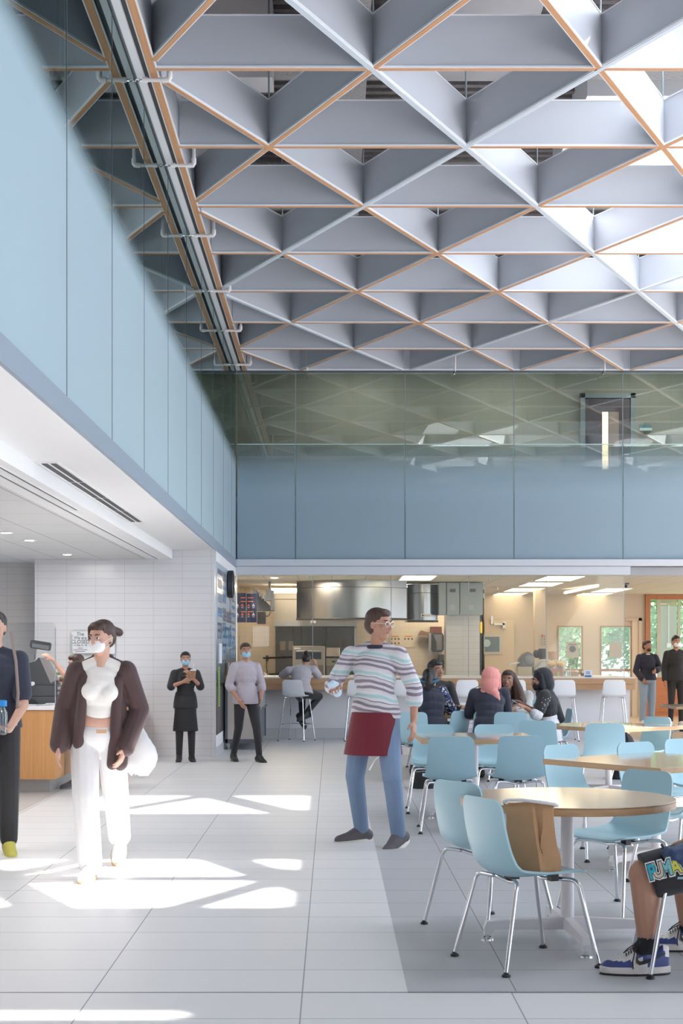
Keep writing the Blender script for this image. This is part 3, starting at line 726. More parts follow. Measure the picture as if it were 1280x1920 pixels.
# closed notice
D = 20.66
r = thing('notice', 'white paper notice reading closed on the white tiled wall', 'notice', P(148,1222,D))
mk('sheet', MB().box((X(134,D),D,Z(1225,D)),(X(180,D),D+.004,Z(1184,D))), mat('paper_white', (.80,.80,.82), .6), r, True, smooth=False)
ink = mat('ink_dark', (.06,.06,.10), .6)
for s, sz, py in (('The',.07,1189),('We are',.062,1196),('CLOSED',.075,1203.5),('on May 23, 20',.035,1210)):
    text('lettering', s, sz, P(150.5,py,D-.003), FACE, ink, r, sx=.95)
for k, w_ in enumerate((10,26,18)): mk('text_line', MB().box((X(150.5-w_/2,D),D-.002,Z(1215.6+k*3.2,D)),(X(150.5+w_/2,D),D,Z(1214.8+k*3.2,D))), ink, r, True, smooth=False)
r = thing('notice', 'white paper notice with a blue block on the white tiled wall', 'notice', P(205,1222,D))
mk('sheet', MB().box((X(190,D),D,Z(1226,D)),(X(216,D),D+.004,Z(1184,D))), mat('paper_white', (.80,.80,.82), .6), r, True, smooth=False)
mk('blue_block', MB().box((X(199,D),D-.002,Z(1208,D)),(X(214,D),D,Z(1200,D))), mat('print_blue', (.10,.20,.45), .5), r, True, smooth=False)
for k in range(5): mk('text_line', MB().box((X(194,D),D-.002,Z(1188+k*2.4,D)),(X(214-k,D),D,Z(1187+k*2.4,D))), ink, r, True, smooth=False)

# ================================================================ return wall: mural, clock, cart
XW = XL
mural = mat('mural_print', (.42,.50,.60), .22); t = NT(mural); p = t.pos()
cb = t.n('ShaderNodeCombineXYZ'); t.link(t.m('MULTIPLY', p[1], 14.), cb.inputs[0]); t.link(t.m('MULTIPLY', p[2], .7), cb.inputs[1])
no = t.n('ShaderNodeTexNoise'); no.inputs['Scale'].default_value = 1.5; no.inputs['Detail'].default_value = 6; t.link(cb.outputs[0], no.inputs['Vector'])
zz = t.m('SUBTRACT', p[2], t.m('MULTIPLY', no.outputs['Fac'], 1.1))
mr = t.n('ShaderNodeMapRange'); t.link(zz, mr.inputs[0]); mr.inputs[1].default_value = .72; mr.inputs[2].default_value = 1.05
t.link(t.mix(mr.outputs[0], (.025,.025,.03), (.42,.50,.60)), t.b.inputs['Base Color'])
r = thing('wall_mural', 'tall glossy mural of blue lettering blocks above dark grass silhouettes', 'mural', (XW+.005,23,.25))
mk('panel', MB().box((XW,20.98,.30),(XW+.012,25.2,2.80)), mural, r, True, smooth=False)
b1, b2, b3 = mat('type_blue', (.16,.32,.50), .3), mat('type_grey', (.20,.20,.25), .3), mat('type_pale', (.30,.36,.45), .3)
random.seed(3)
colsy = [(21.1,21.95),(22.05,22.75),(23.55,24.0),(24.1,24.9)]
def letters(y0, y1, z0, z1, m):
    mb = MB(); n = max(3, int((y1-y0)/(max(.05,(z1-z0)*.42)))); w = (y1-y0)/n
    for k in range(n):
        a = y0+k*w+w*.12; c = y0+(k+1)*w-w*.12; s = w*.2; st = random.randint(0,4); q = z0+(z1-z0)*.08; e = z1-(z1-z0)*.08; h = (z1-z0)*.14
        mb.box((XW+.012,a,q),(XW+.014,a+s,e))
        if st in (0,1,3): mb.box((XW+.012,c-s,q),(XW+.014,c,e))
        if st in (0,2,4): mb.box((XW+.012,a,e-h),(XW+.014,c,e))
        if st in (1,2,4): mb.box((XW+.012,a,(q+e)/2-h/2),(XW+.014,c,(q+e)/2+h/2))
        if st in (0,2): mb.box((XW+.012,a,q),(XW+.014,c,q+h))
    mk('lettering', mb, m, r, True, smooth=False)
for y0, y1 in colsy:
    z = 2.72
    while z > 1.45:
        h = random.choice((.06,.09,.28,.16,.07)); letters(y0, y1, z-h, z, random.choice((b1,b2,b1,b3))); z -= h+.05
letters(22.05,24.0,1.95,2.15,b2); letters(22.05,24.0,1.55,1.92,b1)
mk('white_sign', MB().box((XW+.012,21.3,1.33),(XW+.03,21.7,1.62)), white, r, True, smooth=False)
mk('green_strip', MB().box((XW+.012,21.2,.70),(XW+.02,21.42,1.28)), mat('strip_green', (.28,.50,.10), .5), r, True, smooth=False)
for k in range(14): mk('strip_mark', MB().box((XW+.02,21.25,.73+k*.038),(XW+.0215,21.36,.745+k*.038)), ink, r, True, smooth=False)
r = thing('wall_clock', 'round black-rimmed wall clock mounted on the mural wall', 'clock', (XW,23.1,2.4))
mk('rim', MB().lathe([(.20,.0),(.22,.02),(.22,.09),(.20,.10),(.185,.09),(.185,.05)], (XW+.012,23.1,2.57), 40, 'X'), blackp, r, True)
mk('face', MB().lathe([(.184,.05),(.184,.072)], (XW+.012,23.1,2.57), 40, 'X'), white, r, True)
mk('hand', MB().box((XW+.088,23.095,2.57),(XW+.092,23.105,2.70)), black, r, True); mk('hand', MB().box((XW+.088,23.0,2.565),(XW+.092,23.1,2.575)), black, r, True)
cartm = mat('cart_frame', (.10,.11,.13), .4); sglass = mat('cart_panel_steel', (.50,.47,.45), .28, .9, bump=.3, bscale=3)
r = thing('food_cart', 'dark-framed stainless food cart on castors beside the mural wall', 'cart', (-1.37,23.3,0))
ca, cb_, c1, c2, ch = -1.635, -1.10, 22.3, 24.3, 1.02
mk('body', MB().box((ca+.02,c1+.02,.12),(cb_-.02,c2-.02,ch-.03)), cartm, r, True, smooth=False)
mk('frame', MB().box((ca,c1,.10),(ca+.04,c1+.05,ch)).box((cb_-.04,c1,.10),(cb_,c1+.05,ch)).box((ca,c1,ch-.045),(cb_,c2,ch)).box((ca,c1,.10),(cb_,c1+.05,.16)).box((cb_-.04,c2-.05,.10),(cb_,c2,ch)), cartm, r, True, smooth=False)
mk('front_panel', MB().box((ca+.04,c1+.005,.16),(cb_-.04,c1+.02,ch-.045)), sglass, r, True, smooth=False)
mk('side_panel', MB().box((cb_-.02,c1+.05,.6),(cb_-.004,c2-.05,ch-.05)), mat('cart_side_grey', (.28,.36,.42), .3, .3), r, True, smooth=False)
for k in range(4): mk('handle', MB().tube([(cb_,22.6+.4*k,.62),(cb_+.04,22.6+.4*k,.62),(cb_+.04,22.75+.4*k,.62),(cb_,22.75+.4*k,.62)], .008, 6), chrome, r, True)
for (x, y) in ((ca+.05,c1+.06),(cb_-.05,c1+.06),(ca+.05,c2-.06),(cb_-.05,c2-.06)):
    w = mk('caster', MB().lathe([(.045,-.015),(.05,-.01),(.05,.01),(.045,.015)], (x,y,.05), 18, 'X'), mat('castor_grey', (.4,.42,.44), .4), r, True)
    mk('fork', MB().box((x-.025,y-.02,.05),(x+.025,y+.02,.115)), steel, w)
r = thing('tray_stack', 'upright stack of grey trays standing on the food cart', 'trays', (-1.45,23.0,1.02))
for k in range(5): mk('tray', MB().box((-1.62+k*.055,22.6,1.021),(-1.59+k*.055,23.0,1.33), .004), (steel, mat('tray_blue',(.12,.3,.5),.4), steel, chrome, steel)[k], r, True)
# ================================================================ bar and kitchen
def bx_(px0, py0, px1, py1, d, dep, bev=0.):
    return MB().box((X(px0,d),d,Z(py1,d)),(X(px1,d),d+dep,Z(py0,d)), bev)
YG = 25.42
r = thing('bar_counter', 'long white-panelled bar counter with a doubled oak front edge', 'counter', (2,25.4,0))
mk('wall_panel', MB().box((XL+.01,25.29,.17),(X(1180,25.2),25.55,.84)), mat('bar_panel', (.76,.76,.79), .4, bump=.02), r, True, smooth=False)
mk('tile_base', MB().box((XL+.01,25.285,0),(X(1178,25.2),25.55,.17)), tile_mat('bar_base_tile', (.60,.60,.63), (.3,.3,.32), 0, 2, -.63, .17, .92, .4, .006, .35, .03), r, True, smooth=False)
mk('oak_edge_upper', MB().box((XL+.01,24.98,.945),(X(1191,25.0),25.9,1.045)), oak, r, True, smooth=False)
mk('oak_edge_lower', MB().box((XL+.01,24.99,.845),(X(1190,25.0),25.6,.942)), oak, r, True, smooth=False)
mk('countertop', MB().box((XL+.01,24.99,1.045),(X(1190,25.0),27.15,1.062)), quartz, r, True, smooth=False)
mk('rear_cabinet', MB().box((XL+.01,26.5,0),(X(1170,27),27.12,1.045)), mat('bar_panel', (.76,.76,.79), .4), r, True, smooth=False)
kg = glass_mat('kitchen_glass', (.94,.94,.91), .01, .55)
gx = [XL+.01]+[X(p,YG) for p in (586,733,878,1024,1170)]
for i, (a, b) in enumerate(zip(gx, gx[1:])):
    o = mk('bar_screen', MB().box((a+.004,YG,1.062),(b-.004,YG+.010,2.84)), kg, smooth=False)
    tag(o, 'clear full-height glass pane standing on the bar, %s from the mural wall' % ordn[i], 'glass pane', 'glass panes above the bar')
    q = mk('joint', MB().box((b-.006,YG-.002,1.062),(b+.006,YG+.012,2.835)), mat('pane_joint', (.35,.36,.36), .3), o, True, smooth=False); q.matrix_parent_inverse = Matrix.Translation(-o.location)
kc = tile_mat('kitchen_ceiling', (.56,.54,.50), (.36,.34,.31), 0, 1, 0, 26, .61, 1.22, .015, .8, .01)
struct('ceiling_kitchen', MB().box((XL-.3,25.5,2.84),(XR,36,2.9)), kc)
kw = tile_mat('kitchen_wall_tile', (.60,.52,.41), (.47,.40,.31), 0, 2, 0, .0, .2, .1, .004, .3, .03)
beige = mat('beige_paint', (.50,.42,.33), .6)
struct('wall_kitchen_back', MB().box((XL-.3,30.2,0),(3.15,30.4,2.84)), kw)
struct('wall_kitchen_side', MB().box((3.05,30.2,0),(3.15,34,2.84)), beige)
struct('wall_kitchen_left', MB().box((XL-.3,25.6,0),(XL-.25,30.2,2.84)), kw)
# far wall with door lites and lounge window
DF = 34.0
W1 = (X(1047,DF),X(1090,DF)); W2 = (X(1127,DF),X(1182,DF)); WT, WB = Z(1176,DF), Z(1272,DF)
LW = (X(1218,DF),XR-.3); LT, LB = Z(1124,DF), Z(1270,DF)
mb = MB()
mb.box((3.15,DF,0),(W1[0],DF+.15,2.84)).box((W1[0],DF,WT),(W1[1],DF+.15,2.84)).box((W1[0],DF,0),(W1[1],DF+.15,WB))
mb.box((W1[1],DF,0),(W2[0],DF+.15,2.84)).box((W2[0],DF,WT),(W2[1],DF+.15,2.84)).box((W2[0],DF,0),(W2[1],DF+.15,WB))
mb.box((W2[1],DF,0),(LW[0]-.1,DF+.15,2.84)).box((LW[0]-.1,DF,LT),(XR,DF+.15,2.84)).box((LW[0]-.1,DF,0),(XR,DF+.15,LB))
struct('wall_far', mb, beige)
pane = glass_mat('window_pane', (.92,.95,.93), .03, .6)
for i, (a, b) in enumerate((W1, W2)):
    w_ = struct('window_%d' % (i+1), MB().box((a,DF+.05,WB),(b,DF+.06,WT)), pane)
    mk('window_frame', MB().box((a-.03,DF-.02,WB-.03),(a,DF+.02,WT+.03)).box((b,DF-.02,WB-.03),(b+.03,DF+.02,WT+.03)).box((a,DF-.02,WT),(b,DF+.02,WT+.03)).box((a,DF-.02,Z(1259,DF)),(b,DF+.03,Z(1254,DF))), mat('frame_brown', (.30,.18,.10), .4), w_, True, smooth=False).matrix_parent_inverse = Matrix.Translation(-w_.location)
w_ = struct('window_3', MB().box((LW[0],DF+.05,LB),(LW[1],DF+.06,LT)), pane)
cw = wood_mat('cherry_frame', (.42,.16,.045), (.34,.11,.03), .35, axis=2)
q = mk('window_frame', MB().box((X(1209,DF),DF-.06,0),(LW[0],DF+.1,2.84)).box((LW[0],DF-.06,LT),(LW[1],DF+.1,Z(1115,DF))), cw, w_, True, smooth=False); q.matrix_parent_inverse = Matrix.Translation(-w_.location)
q = mk('mullion', MB().box((X(1232,DF),DF-.0,LB),(X(1238,DF),DF+.06,LT)).box((X(1271,DF),DF,LB),(X(1275,DF),DF+.06,LT)), mat('mullion_grey', (.45,.45,.38), .4), w_, True, smooth=False); q.matrix_parent_inverse = Matrix.Translation(-w_.location)
struct('wall_lounge_panel', MB().box((LW[0],DF-.05,.10),(XR,DF,LB)).box((LW[0],DF-.03,0),(XR,DF,.10)), wood_mat('cherry_panel', (.50,.18,.05), (.40,.13,.035), .35, axis=0))
struct('lounge_column', MB().box((X(1238,35.2),35.2,0),(X(1268,35.2),35.6,3.2)), mat('column_green_grey', (.36,.38,.30), .6))
r = thing('conduit_switch', 'white switch box on a conduit running down the column outside the lounge window', 'switch', (X(1254,35),35.1,1.2))
mk('conduit', MB().tube([P(1253,1134,35.15),P(1253,1206,35.15)], .012), steel, r, True)
mk('switch_box', MB().box(P(1251,1214,35.1),P(1256,1206,35.18)), white, r, True)
r = thing('beige_door', 'closed beige door beside the cherry wood window frame', 'door', (X(1192,DF),DF,0)); r['kind'] = 'thing'
mk('door_leaf', MB().box((X(1184,DF),DF-.03,0),(X(1196,DF),DF,Z(1164,DF))), mat('door_beige', (.60,.50,.38), .45), r, True, smooth=False)
mk('frame', MB().box((X(1196,DF),DF-.06,0),(X(1202,DF),DF,Z(1159,DF))).box((X(1172,DF),DF-.06,Z(1164,DF)),(X(1202,DF),DF,Z(1159,DF))), mat('door_trim_beige', (.50,.40,.29), .45), r, True, smooth=False)
r = thing('freezer_door', 'beige door with a small square window and steel closer in the kitchen', 'door', (X(925,33.9),33.9,0)); r['kind'] = 'thing'
D = 33.95
mk('door_leaf', MB().box((X(908,D),D-.04,0),(X(963,D),D,Z(1163,D))), mat('door_cream', (.56,.46,.33), .4), r, True, smooth=False)
mk('window_frame', bx_(904,1189,942,1227,D-.08,.05), mat('lite_frame', (.50,.46,.40), .4), r, True, smooth=False)
mk('window_pane', bx_(909,1194,936,1222,D-.09,.02), mat('lite_dark', (.10,.15,.17), .1), r, True, smooth=False)
mk('ring_light', MB().lathe([(.05,-.005),(.09,-.005),(.09,.005),(.05,.005)], P(912,1206,D-.1), 20, 'Y'), mat('ring_glow', (.4,.5,.52), .4), r, True)
mk('closer', bx_(926,1168,946,1172,D-.12,.06).box(P(942,1178,D-.12),P(947,1166,D-.06)), steel, r, True)
mk('push_plate', bx_(920,1155,924,1170,D-.1,.04), steel, r, True)
r = thing('door_edge_strip', 'black and yellow striped edge strip beside the tiled kitchen pillar', 'strip', P(902,1260,30))
mk('black_strip', bx_(900,1153,903,1270,29.9,.05), black, r, True, smooth=False)
mk('yellow_label', bx_(900,1166,904,1187,29.88,.02), mat('label_yellow', (.75,.50,.02), .5), r, True, smooth=False)
# kitchen pillar and electrical cabinets
struct('kitchen_column', MB().box((X(836,28.3),28.3,0),(X(899,28.3),28.8,2.84)), tile_mat('pillar_tile', (.70,.69,.68), (.48,.47,.46), 0, 2, X(867,28.3), 0, .34, .112, .005, .25, .02))
cabm = mat('cabinet_grey_blue', (.36,.41,.43), .4, .2)
D = 27.9
for i, (a, b, nm) in enumerate(((822,836,'grey electrical cabinet nearest the stainless hood'),(837,861,'narrow grey electrical cabinet in the middle of three above the tiled pillar'),(862,905,'wide grey electrical cabinet with hinges above the tiled pillar'))):
    r = thing('electrical_cabinet', nm, 'cabinet', P((a+b)/2, 1152, D), 0, 'grey electrical cabinets')
    mk('body', bx_(a,1092,b,1153,D,.35,.006), cabm, r, True, smooth=False)
    mk('door_panel', bx_(a+1.2,1094,b-1.2,1151,D-.012,.012), cabm, r, True, smooth=False)
    if i: mk('nameplate', bx_((a+b)/2-6+(3 if i == 2 else 0),1104,(a+b)/2+5+(3 if i == 2 else 0),1110,D-.018,.006), mat('plate_dark', (.12,.12,.13), .4), r, True, smooth=False)
    if i == 2:
        for py in (1096,1112): mk('hinge', bx_(905,py,909,py+9,D,.05), steel, r, True, smooth=False)
    if i: mk('outlet', bx_((a+b)/2-6,1134,(a+b)/2+4,1144,D-.016,.01), mat('outlet_grey', (.44,.48,.5), .4), r, True, smooth=False)
# hoods
hoodm = mat('hood_steel', (.38,.38,.39), .25, 1., bump=.12, bscale=12, stretch=(1,1,.02))
def hood(nm, px0, px1, py0, py1, d, bulge, label, extra=None):
    r = thing(nm, label, 'hood', P((px0+px1)/2, py1, d+1))
    N = 20; x0, x1 = X(px0,d), X(px1,d); mb = MB(); a, b = [], []
    for i in range(N+1):
        u = i/N; x = x0+(x1-x0)*u; y = d-bulge*(1-(2*u-1)**2)
        a.append((x,y,Z(py1,d))); b.append((x,y,Z(py0,d)))
    mb.prism(a+[(x1,d+1.1,Z(py1,d)),(x0,d+1.1,Z(py1,d))], (0,0,Z(py0,d)-Z(py1,d)))
    mk('canopy', mb, hoodm, r, True, sharp=30)
    mb = MB()
    mk('bottom_rim', MB().tube([Vector(p)+Vector((0,-.012,0)) for p in a], .018, 8), mat('rim_dark', (.05,.05,.055), .5), r, True)
    mk('top_seam', MB().tube([Vector(p)+Vector((0,-.003,-.17)) for p in b], .004, 6), mat('rim_dark', (.05,.05,.055), .5), r, True)
    return r
hood('exhaust_hood', 556, 762, 1086, 1161, 27.6, .55, 'huge curved stainless exhaust hood hanging above the kitchen, the largest one')
r = hood('exhaust_hood', 764, 820, 1096, 1165, 28.1, .22, 'smaller curved stainless hood with a white maker plate beside the grey cabinets')
mk('maker_plate', bx_(789,1151,808,1156.5,27.84,.01), white, r, True, smooth=False)
text('lettering', 'Spring Air', .034, P(800,1153.8,27.83), FACE, ink, r); mk('logo_dot', MB().lathe([(.018,0),(.018,.003)], P(792,1153.8,27.832), 16, 'Y'), ink, r, True)
D = 29.0
r = thing('back_hood', 'flat stainless box hood against the rear wall under the ceiling light', 'hood', P(590,1172,D))
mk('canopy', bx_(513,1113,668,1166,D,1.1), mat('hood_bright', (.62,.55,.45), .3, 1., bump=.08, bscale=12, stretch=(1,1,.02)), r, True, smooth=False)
mk('bottom_lip', bx_(512,1166,669,1174,D-.02,1.1), steel, r, True, smooth=False)
mk('seam', bx_(513,1123,668,1124,D-.006,.006), black, r, True, smooth=False)
mk('maker_plate', bx_(582,1164,592,1168,D-.03,.01), white, r, True, smooth=False)
r = thing('steel_backsplash', 'dark stainless backsplash panels on the rear kitchen wall', 'backsplash', P(590,1272,29.9))
for a, b in ((516,549),(549.5,565),(565.5,608),(608.5,612),(612.5,666)): mk('panel', bx_(a,1175,b,1276,30.0,.15), mat('backsplash_steel', (.17,.16,.155), .3, .9), r, True, smooth=False)
mk('outlet_box', bx_(525,1202,535,1219,29.95,.06), mat('outlet_steel', (.35,.30,.24), .4, .6), r, True, smooth=False)
mk('outlet_box', bx_(541,1202,550,1219,29.95,.06), mat('outlet_steel', (.35,.30,.24), .4, .6), r, True, smooth=False)
mk('corner_strip', bx_(664,1176,666,1240,29.96,.02), chrome, r, True, smooth=False)
D = 28.6
r = thing('oven', 'stainless deck oven with a dark window slot behind the leaning person', 'oven', P(578,1290,D))
mk('body', bx_(548,1211,609,1330,D,1.0,.01), mat('oven_steel', (.45,.40,.34), .32, .9), r, True, smooth=False)
mk('door_recess', bx_(554,1223,602,1236,D-.01,.02), blackp, r, True, smooth=False)
mk('window', bx_(556,1225,575,1233,D-.02,.01), mat('oven_glass', (.06,.08,.12), .08), r, True, smooth=False)
mk('window', bx_(577,1225,599,1233,D-.02,.01), mat('oven_glass', (.06,.08,.12), .08), r, True, smooth=False)
mk('handle', MB().tube([P(556,1221,D-.05),P(601,1221,D-.05)], .012), steel, r, True)
mk('maker_plate', bx_(551,1214,563,1217.5,D-.01,.01), white, r, True, smooth=False)
mk('lower_door', bx_(552,1247,606,1290,D-.012,.012), mat('oven_dark', (.25,.22,.19), .35, .8), r, True, smooth=False)
r = thing('control_unit', 'stainless countertop warmer with a small control panel right of the oven', 'appliance', P(624,1290,D))
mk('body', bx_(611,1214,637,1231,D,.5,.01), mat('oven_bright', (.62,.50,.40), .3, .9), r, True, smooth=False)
mk('control_panel', bx_(611,1234,637,1248,D-.01,.5,.006), mat('panel_olive', (.33,.30,.24), .4, .3), r, True, smooth=False)
mk('gap_strip', bx_(611,1231,637,1234,D+.02,.4), black, r, True, smooth=False)
mk('display', bx_(622,1239,628,1242,D-.018,.01), blackp, r, True); mk('display', bx_(632,1239,636,1243,D-.018,.01), blackp, r, True)
mk('stand', bx_(612,1248,636,1330,D+.02,.4), mat('oven_dark', (.25,.22,.19), .35, .8), r, True, smooth=False)
# menu screens and bracket
D = 27.0
navy = mat('menu_navy', (.018,.024,.07), .25)
for i, (a, b) in enumerate(((441,461),(462,481))):
    r = thing('menu_screen', 'dark navy menu screen with orange headings hanging %s' % ('nearest the mural wall' if i == 0 else 'second from the mural wall'), 'screen', P((a+b)/2,1166,D), 0, 'hanging menu screens')
    mk('panel', bx_(a,1112+i,b,1167,D,.05), navy, r, True, smooth=False)
    om = mat('menu_orange', (.35,.10,.03), .5, emit=(1,.3,.05), estr=.06); wm = mat('menu_white', (.35,.35,.40), .5, emit=(1,1,1), estr=.03); rm = mat('menu_red', (.35,.08,.05), .5, emit=(1,.2,.1), estr=.03)
    for py in (1120,1127,1146): mk('heading', bx_(a+(10 if i == 0 else 2),py,b-(1 if i == 0 else 6),py+1.6,D-.006,.005), om, r, True, smooth=False)
    for py in (1137,1154):
        for k in range(2):
            c = a+4+k*9
            mk('menu_triangle', MB().prism([P(c-3,py,D-.006),P(c+3,py,D-.006),P(c,py-5.5,D-.006)], (0,.005,0)), (wm, rm)[(k+i) % 2], r, True, smooth=False)
            mk('caption', bx_(c-2,py+2,c+2,py+3,D-.006,.005), wm, r, True, smooth=False)
r = thing('screen_bracket', 'dark steel gantry bracket with an angled plate hanging from the kitchen ceiling', 'bracket', P(495,1150,27.6))
mk('angled_plate', MB().prism([P(474,1102,27.2),P(480,1106,27.2),P(513,1144,28.2),P(513,1146,28.2),P(478,1146,27.3),P(474,1140,27.2)], (0,.05,0)), mat('bracket_grey', (.15,.16,.19), .4, .5), r, True, smooth=False)
mk('drop_pole', bx_(503,1090,507,1112,27.5,.1), cartm, r, True, smooth=False)
mk('box_housing', bx_(498,1105,508,1126,27.4,.3), cartm, r, True, smooth=False)
mk('box_housing', bx_(507,1107,513,1145,27.5,.3), cartm, r, True, smooth=False)
for k in range(4): mk('clamp', bx_(480+k*5,1106+k*3,483+k*5,1115+k*4,27.3,.06), cartm, r, True, smooth=False)
mk('lower_housing', bx_(482,1147,498,1170,27.5,.2,.01), blackp, r, True, smooth=False); mk('cable_loop', MB().tube([P(495,1146,27.4),P(497,1154,27.4),P(501,1156,27.4),P(505,1153,27.4),P(507,1147,27.4)], .01, 6), blackp, r, True)
r = thing('faucet', 'black wall-mounted pot filler tap by the outlet in the kitchen', 'faucet', P(505,1234,29.9))
mk('arm', MB().tube([P(493,1234,29.6),P(548,1232,29.9)], .02, 8), blackp, r, True); mk('wall_plate', bx_(498,1229,503,1239,30.14,.06), blackp, r, True); mk('cord', MB().tube([P(500,1239,30.1),P(499,1250,30.1),P(501,1262,30.1)], .008, 6), blackp, r, True)
r = thing('prep_counter', 'steel prep counter with an orange edge along the back of the kitchen', 'counter', P(520,1275,29))
mk('worktop', MB().box((XL-.2,28.9,.93),(X(548,29),29.6,.97)), steel, r, True, smooth=False)
mk('cabinet', MB().box((XL-.2,28.95,.0),(X(548,29),29.6,.93)), mat('cabinet_dark', (.10,.09,.08), .5), r, True, smooth=False)
for k in range(3): mk('pan', MB().lathe([(.10,0),(.13,.10),(.12,.10),(.09,.01)], (X(480+k*16,29),29.2,.97), 20), (blackp, steel, blackp)[k], r, True)
r = thing('prep_counter', 'dark prep counter under the paper towel dispensers behind the bar', 'counter', P(740,1275,29))
mk('worktop', MB().box((X(640,29),28.9,1.0),(X(832,29),29.6,1.05)), steel, r, True, smooth=False)
mk('cabinet', MB().box((X(640,29),28.95,0),(X(832,29),29.6,1.0)), mat('cabinet_dark', (.10,.09,.08), .5), r, True, smooth=False)
D = 30.185
r = thing('wall_chart', 'white wall chart with orange headings and rows of dark dots', 'chart', P(750,1214,D))
mk('sheet', bx_(730,1190,778,1214,D,.01), mat('chart_cream', (.58,.50,.38), .6), r, True, smooth=False)
for cx_, n in ((735,2),(760,1)):
    mk('heading', bx_(cx_-2,1192.5,cx_+12,1194,D-.005,.005), mat('orange_print', (.6,.16,.05), .6), r, True, smooth=False)
    for q in range(n):
        for k in range(3): mk('dot', MB().lathe([(.019,-.004),(.019,.0)], P(cx_-1+k*6.6,1198+q*8,D-.001), 14, 'Y'), mat('dot_dark', (.12,.06,.05), .5), r, True)
r = thing('towel_dispenser', 'large black curved paper towel dispenser on the kitchen wall', 'dispenser', P(820,1222,29.98))
mk('housing', MB().prism([P(808,1188,29.98),P(829,1187,29.98),P(832,1192,29.98),P(832,1218,29.98),P(828,1222,29.98),P(812,1222,29.98),P(807,1214,29.98),P(809,1205,29.98),P(805,1196,29.98)], (0,.25,0)), blackp, r, True, smooth=False)
mk('front_lens', MB().prism([P(812,1190,29.96),P(828,1190,29.96),P(828,1219,29.96),P(818,1219,29.96),P(818,1205,29.96)], (0,.03,0)), mat('smoke_lens', (.12,.12,.13), .1), r, True, smooth=False)
r = thing('soap_dispenser', 'smaller dark soap dispenser just below the paper towel dispenser', 'dispenser', P(828,1260,29.98))
mk('housing', bx_(823,1227,834,1252,29.98,.2,.01), blackp, r, True); mk('spout', bx_(826,1252,830,1256,29.98,.1), steel, r, True)
r = thing('hanging_scoops', 'brown strainer and scoop hanging from a wall rail above the towel dispenser', 'utensils', P(800,1192,29.99))
mk('strainer', MB().prism([P(783,1191,29.99),P(789,1182,29.99),P(800,1185,29.99),P(812,1187,29.99),P(806,1192,29.99)], (0,.12,0)), mat('scoop_brown', (.18,.10,.06), .5), r, True); mk('bracket', bx_(807,1175,828,1187,29.99,.2), mat('bracket_maroon', (.12,.04,.03), .4), r, True); mk('rail', bx_(803,1187,808,1229,29.95,.05), steel, r, True)
# lights in the kitchen ceiling, some added to imitate reflections
wl = mat('troffer_warm', (1,.9,.75), .5, emit=(1,.86,.62), estr=TROF)
def troffer(px0, px1, py0, py1, i, z=2.835):
    d0 = (z-EYE)*FPX/(CY-py0); d1 = (z-EYE)*FPX/(CY-py1); x0, x1 = X(px0,(d0+d1)/2), X(px1,(d0+d1)/2)
    r = thing('ceiling_light', TL[i], 'ceiling light', ((x0+x1)/2,(d0+d1)/2,z-.02), 0, 'kitchen ceiling lights')
    a, b = min(d0,d1), max(d0,d1)
    mk('diffuser', MB().box((x0,a,z-.012),(x1,b,z+.004)), wl, r, True, smooth=False)
    mk('frame', MB().box((x0-.03,a-.03,z-.008),(x0,b+.03,z+.004)).box((x1,a-.03,z-.008),(x1+.03,b+.03,z+.004)).box((x0,a-.03,z-.008),(x1,a,z+.004)).box((x0,b,z-.008),(x1,b+.03,z+.004)), white, r, True, smooth=False)
TL = ['warm ceiling light panel above the gap left of the big hood','warm ceiling light panel over the two curved hoods','bright ceiling light panel nearest the glass, right of the grey cabinets','second bright ceiling light panel in the stepped row behind the glass','third bright ceiling light panel in the stepped row behind the glass','farthest and lowest bright ceiling light panel in the stepped row','glowing panel imitating a reflected ceiling light, above the first tree-filled door window','glowing panel imitating a reflected ceiling light, above the second tree-filled door window','slim slanted glowing tube imitating a reflected light over the door windows']
troffer(752,812,1079,1087,1); troffer(1014,1082,1080,1088,2); troffer(982,1044,1092,1098.5,3); troffer(953,1010,1102.5,1108.5,4); troffer(927,980,1111.5,1116.5,5)
troffer(1082,1136,1112,1117,6); troffer(1122,1168,1103,1109.5,7)  # reflections of ceiling lights, added as glowing panels
r = thing('ceiling_light', TL[0], 'ceiling light', P(532,1110,29.9), 0, 'kitchen ceiling lights')
mk('diffuser', bx_(509,1103,556,1110,29.0,.05), wl, r, True, smooth=False); mk('frame', bx_(508,1110,557,1112,28.98,.08), white, r, True, smooth=False)
r = thing('ceiling_light', TL[8], 'ceiling light', P(1090,1105,29.9), 0, 'kitchen ceiling lights')  # added glowing tube standing in for a reflected light
mk('tube', MB().tube([P(1060,1111,31.2),P(1120,1098,29.0)], .03, 8), wl, r, True); mk('end_cap', MB().tube([P(1058,1112,31.3),P(1060,1111,31.2)], .035, 8), white, r, True)
r = thing('downlight', 'small round recessed downlight in the kitchen ceiling above the menu screens', 'downlight', P(514,1083,26.2))
cxy = ((X(514,26.3)),26.3)
mk('trim_ring', MB().lathe([(.06,2.835),(.10,2.835),(.10,2.828),(.062,2.828)], (cxy[0],26.3,0), 24), white, r, True); mk('lens', MB().lathe([(.06,2.838),(.06,2.827)], (cxy[0],26.3,0), 24), lamp, r, True)
for px, py in ((918,1083),(932,1101),(580,1081)):
    d = 1.335*FPX/(CY-py); tag(mk('ceiling_sprinkler', MB().tube([(X(px,d),d,2.84),(X(px,d),d,2.79)], .015, 8).lathe([(.04,2.79),(.04,2.785)], (X(px,d),d,0), 14), steel), 'small steel sprinkler head hanging from the kitchen ceiling', 'sprinkler', 'kitchen ceiling sprinklers')
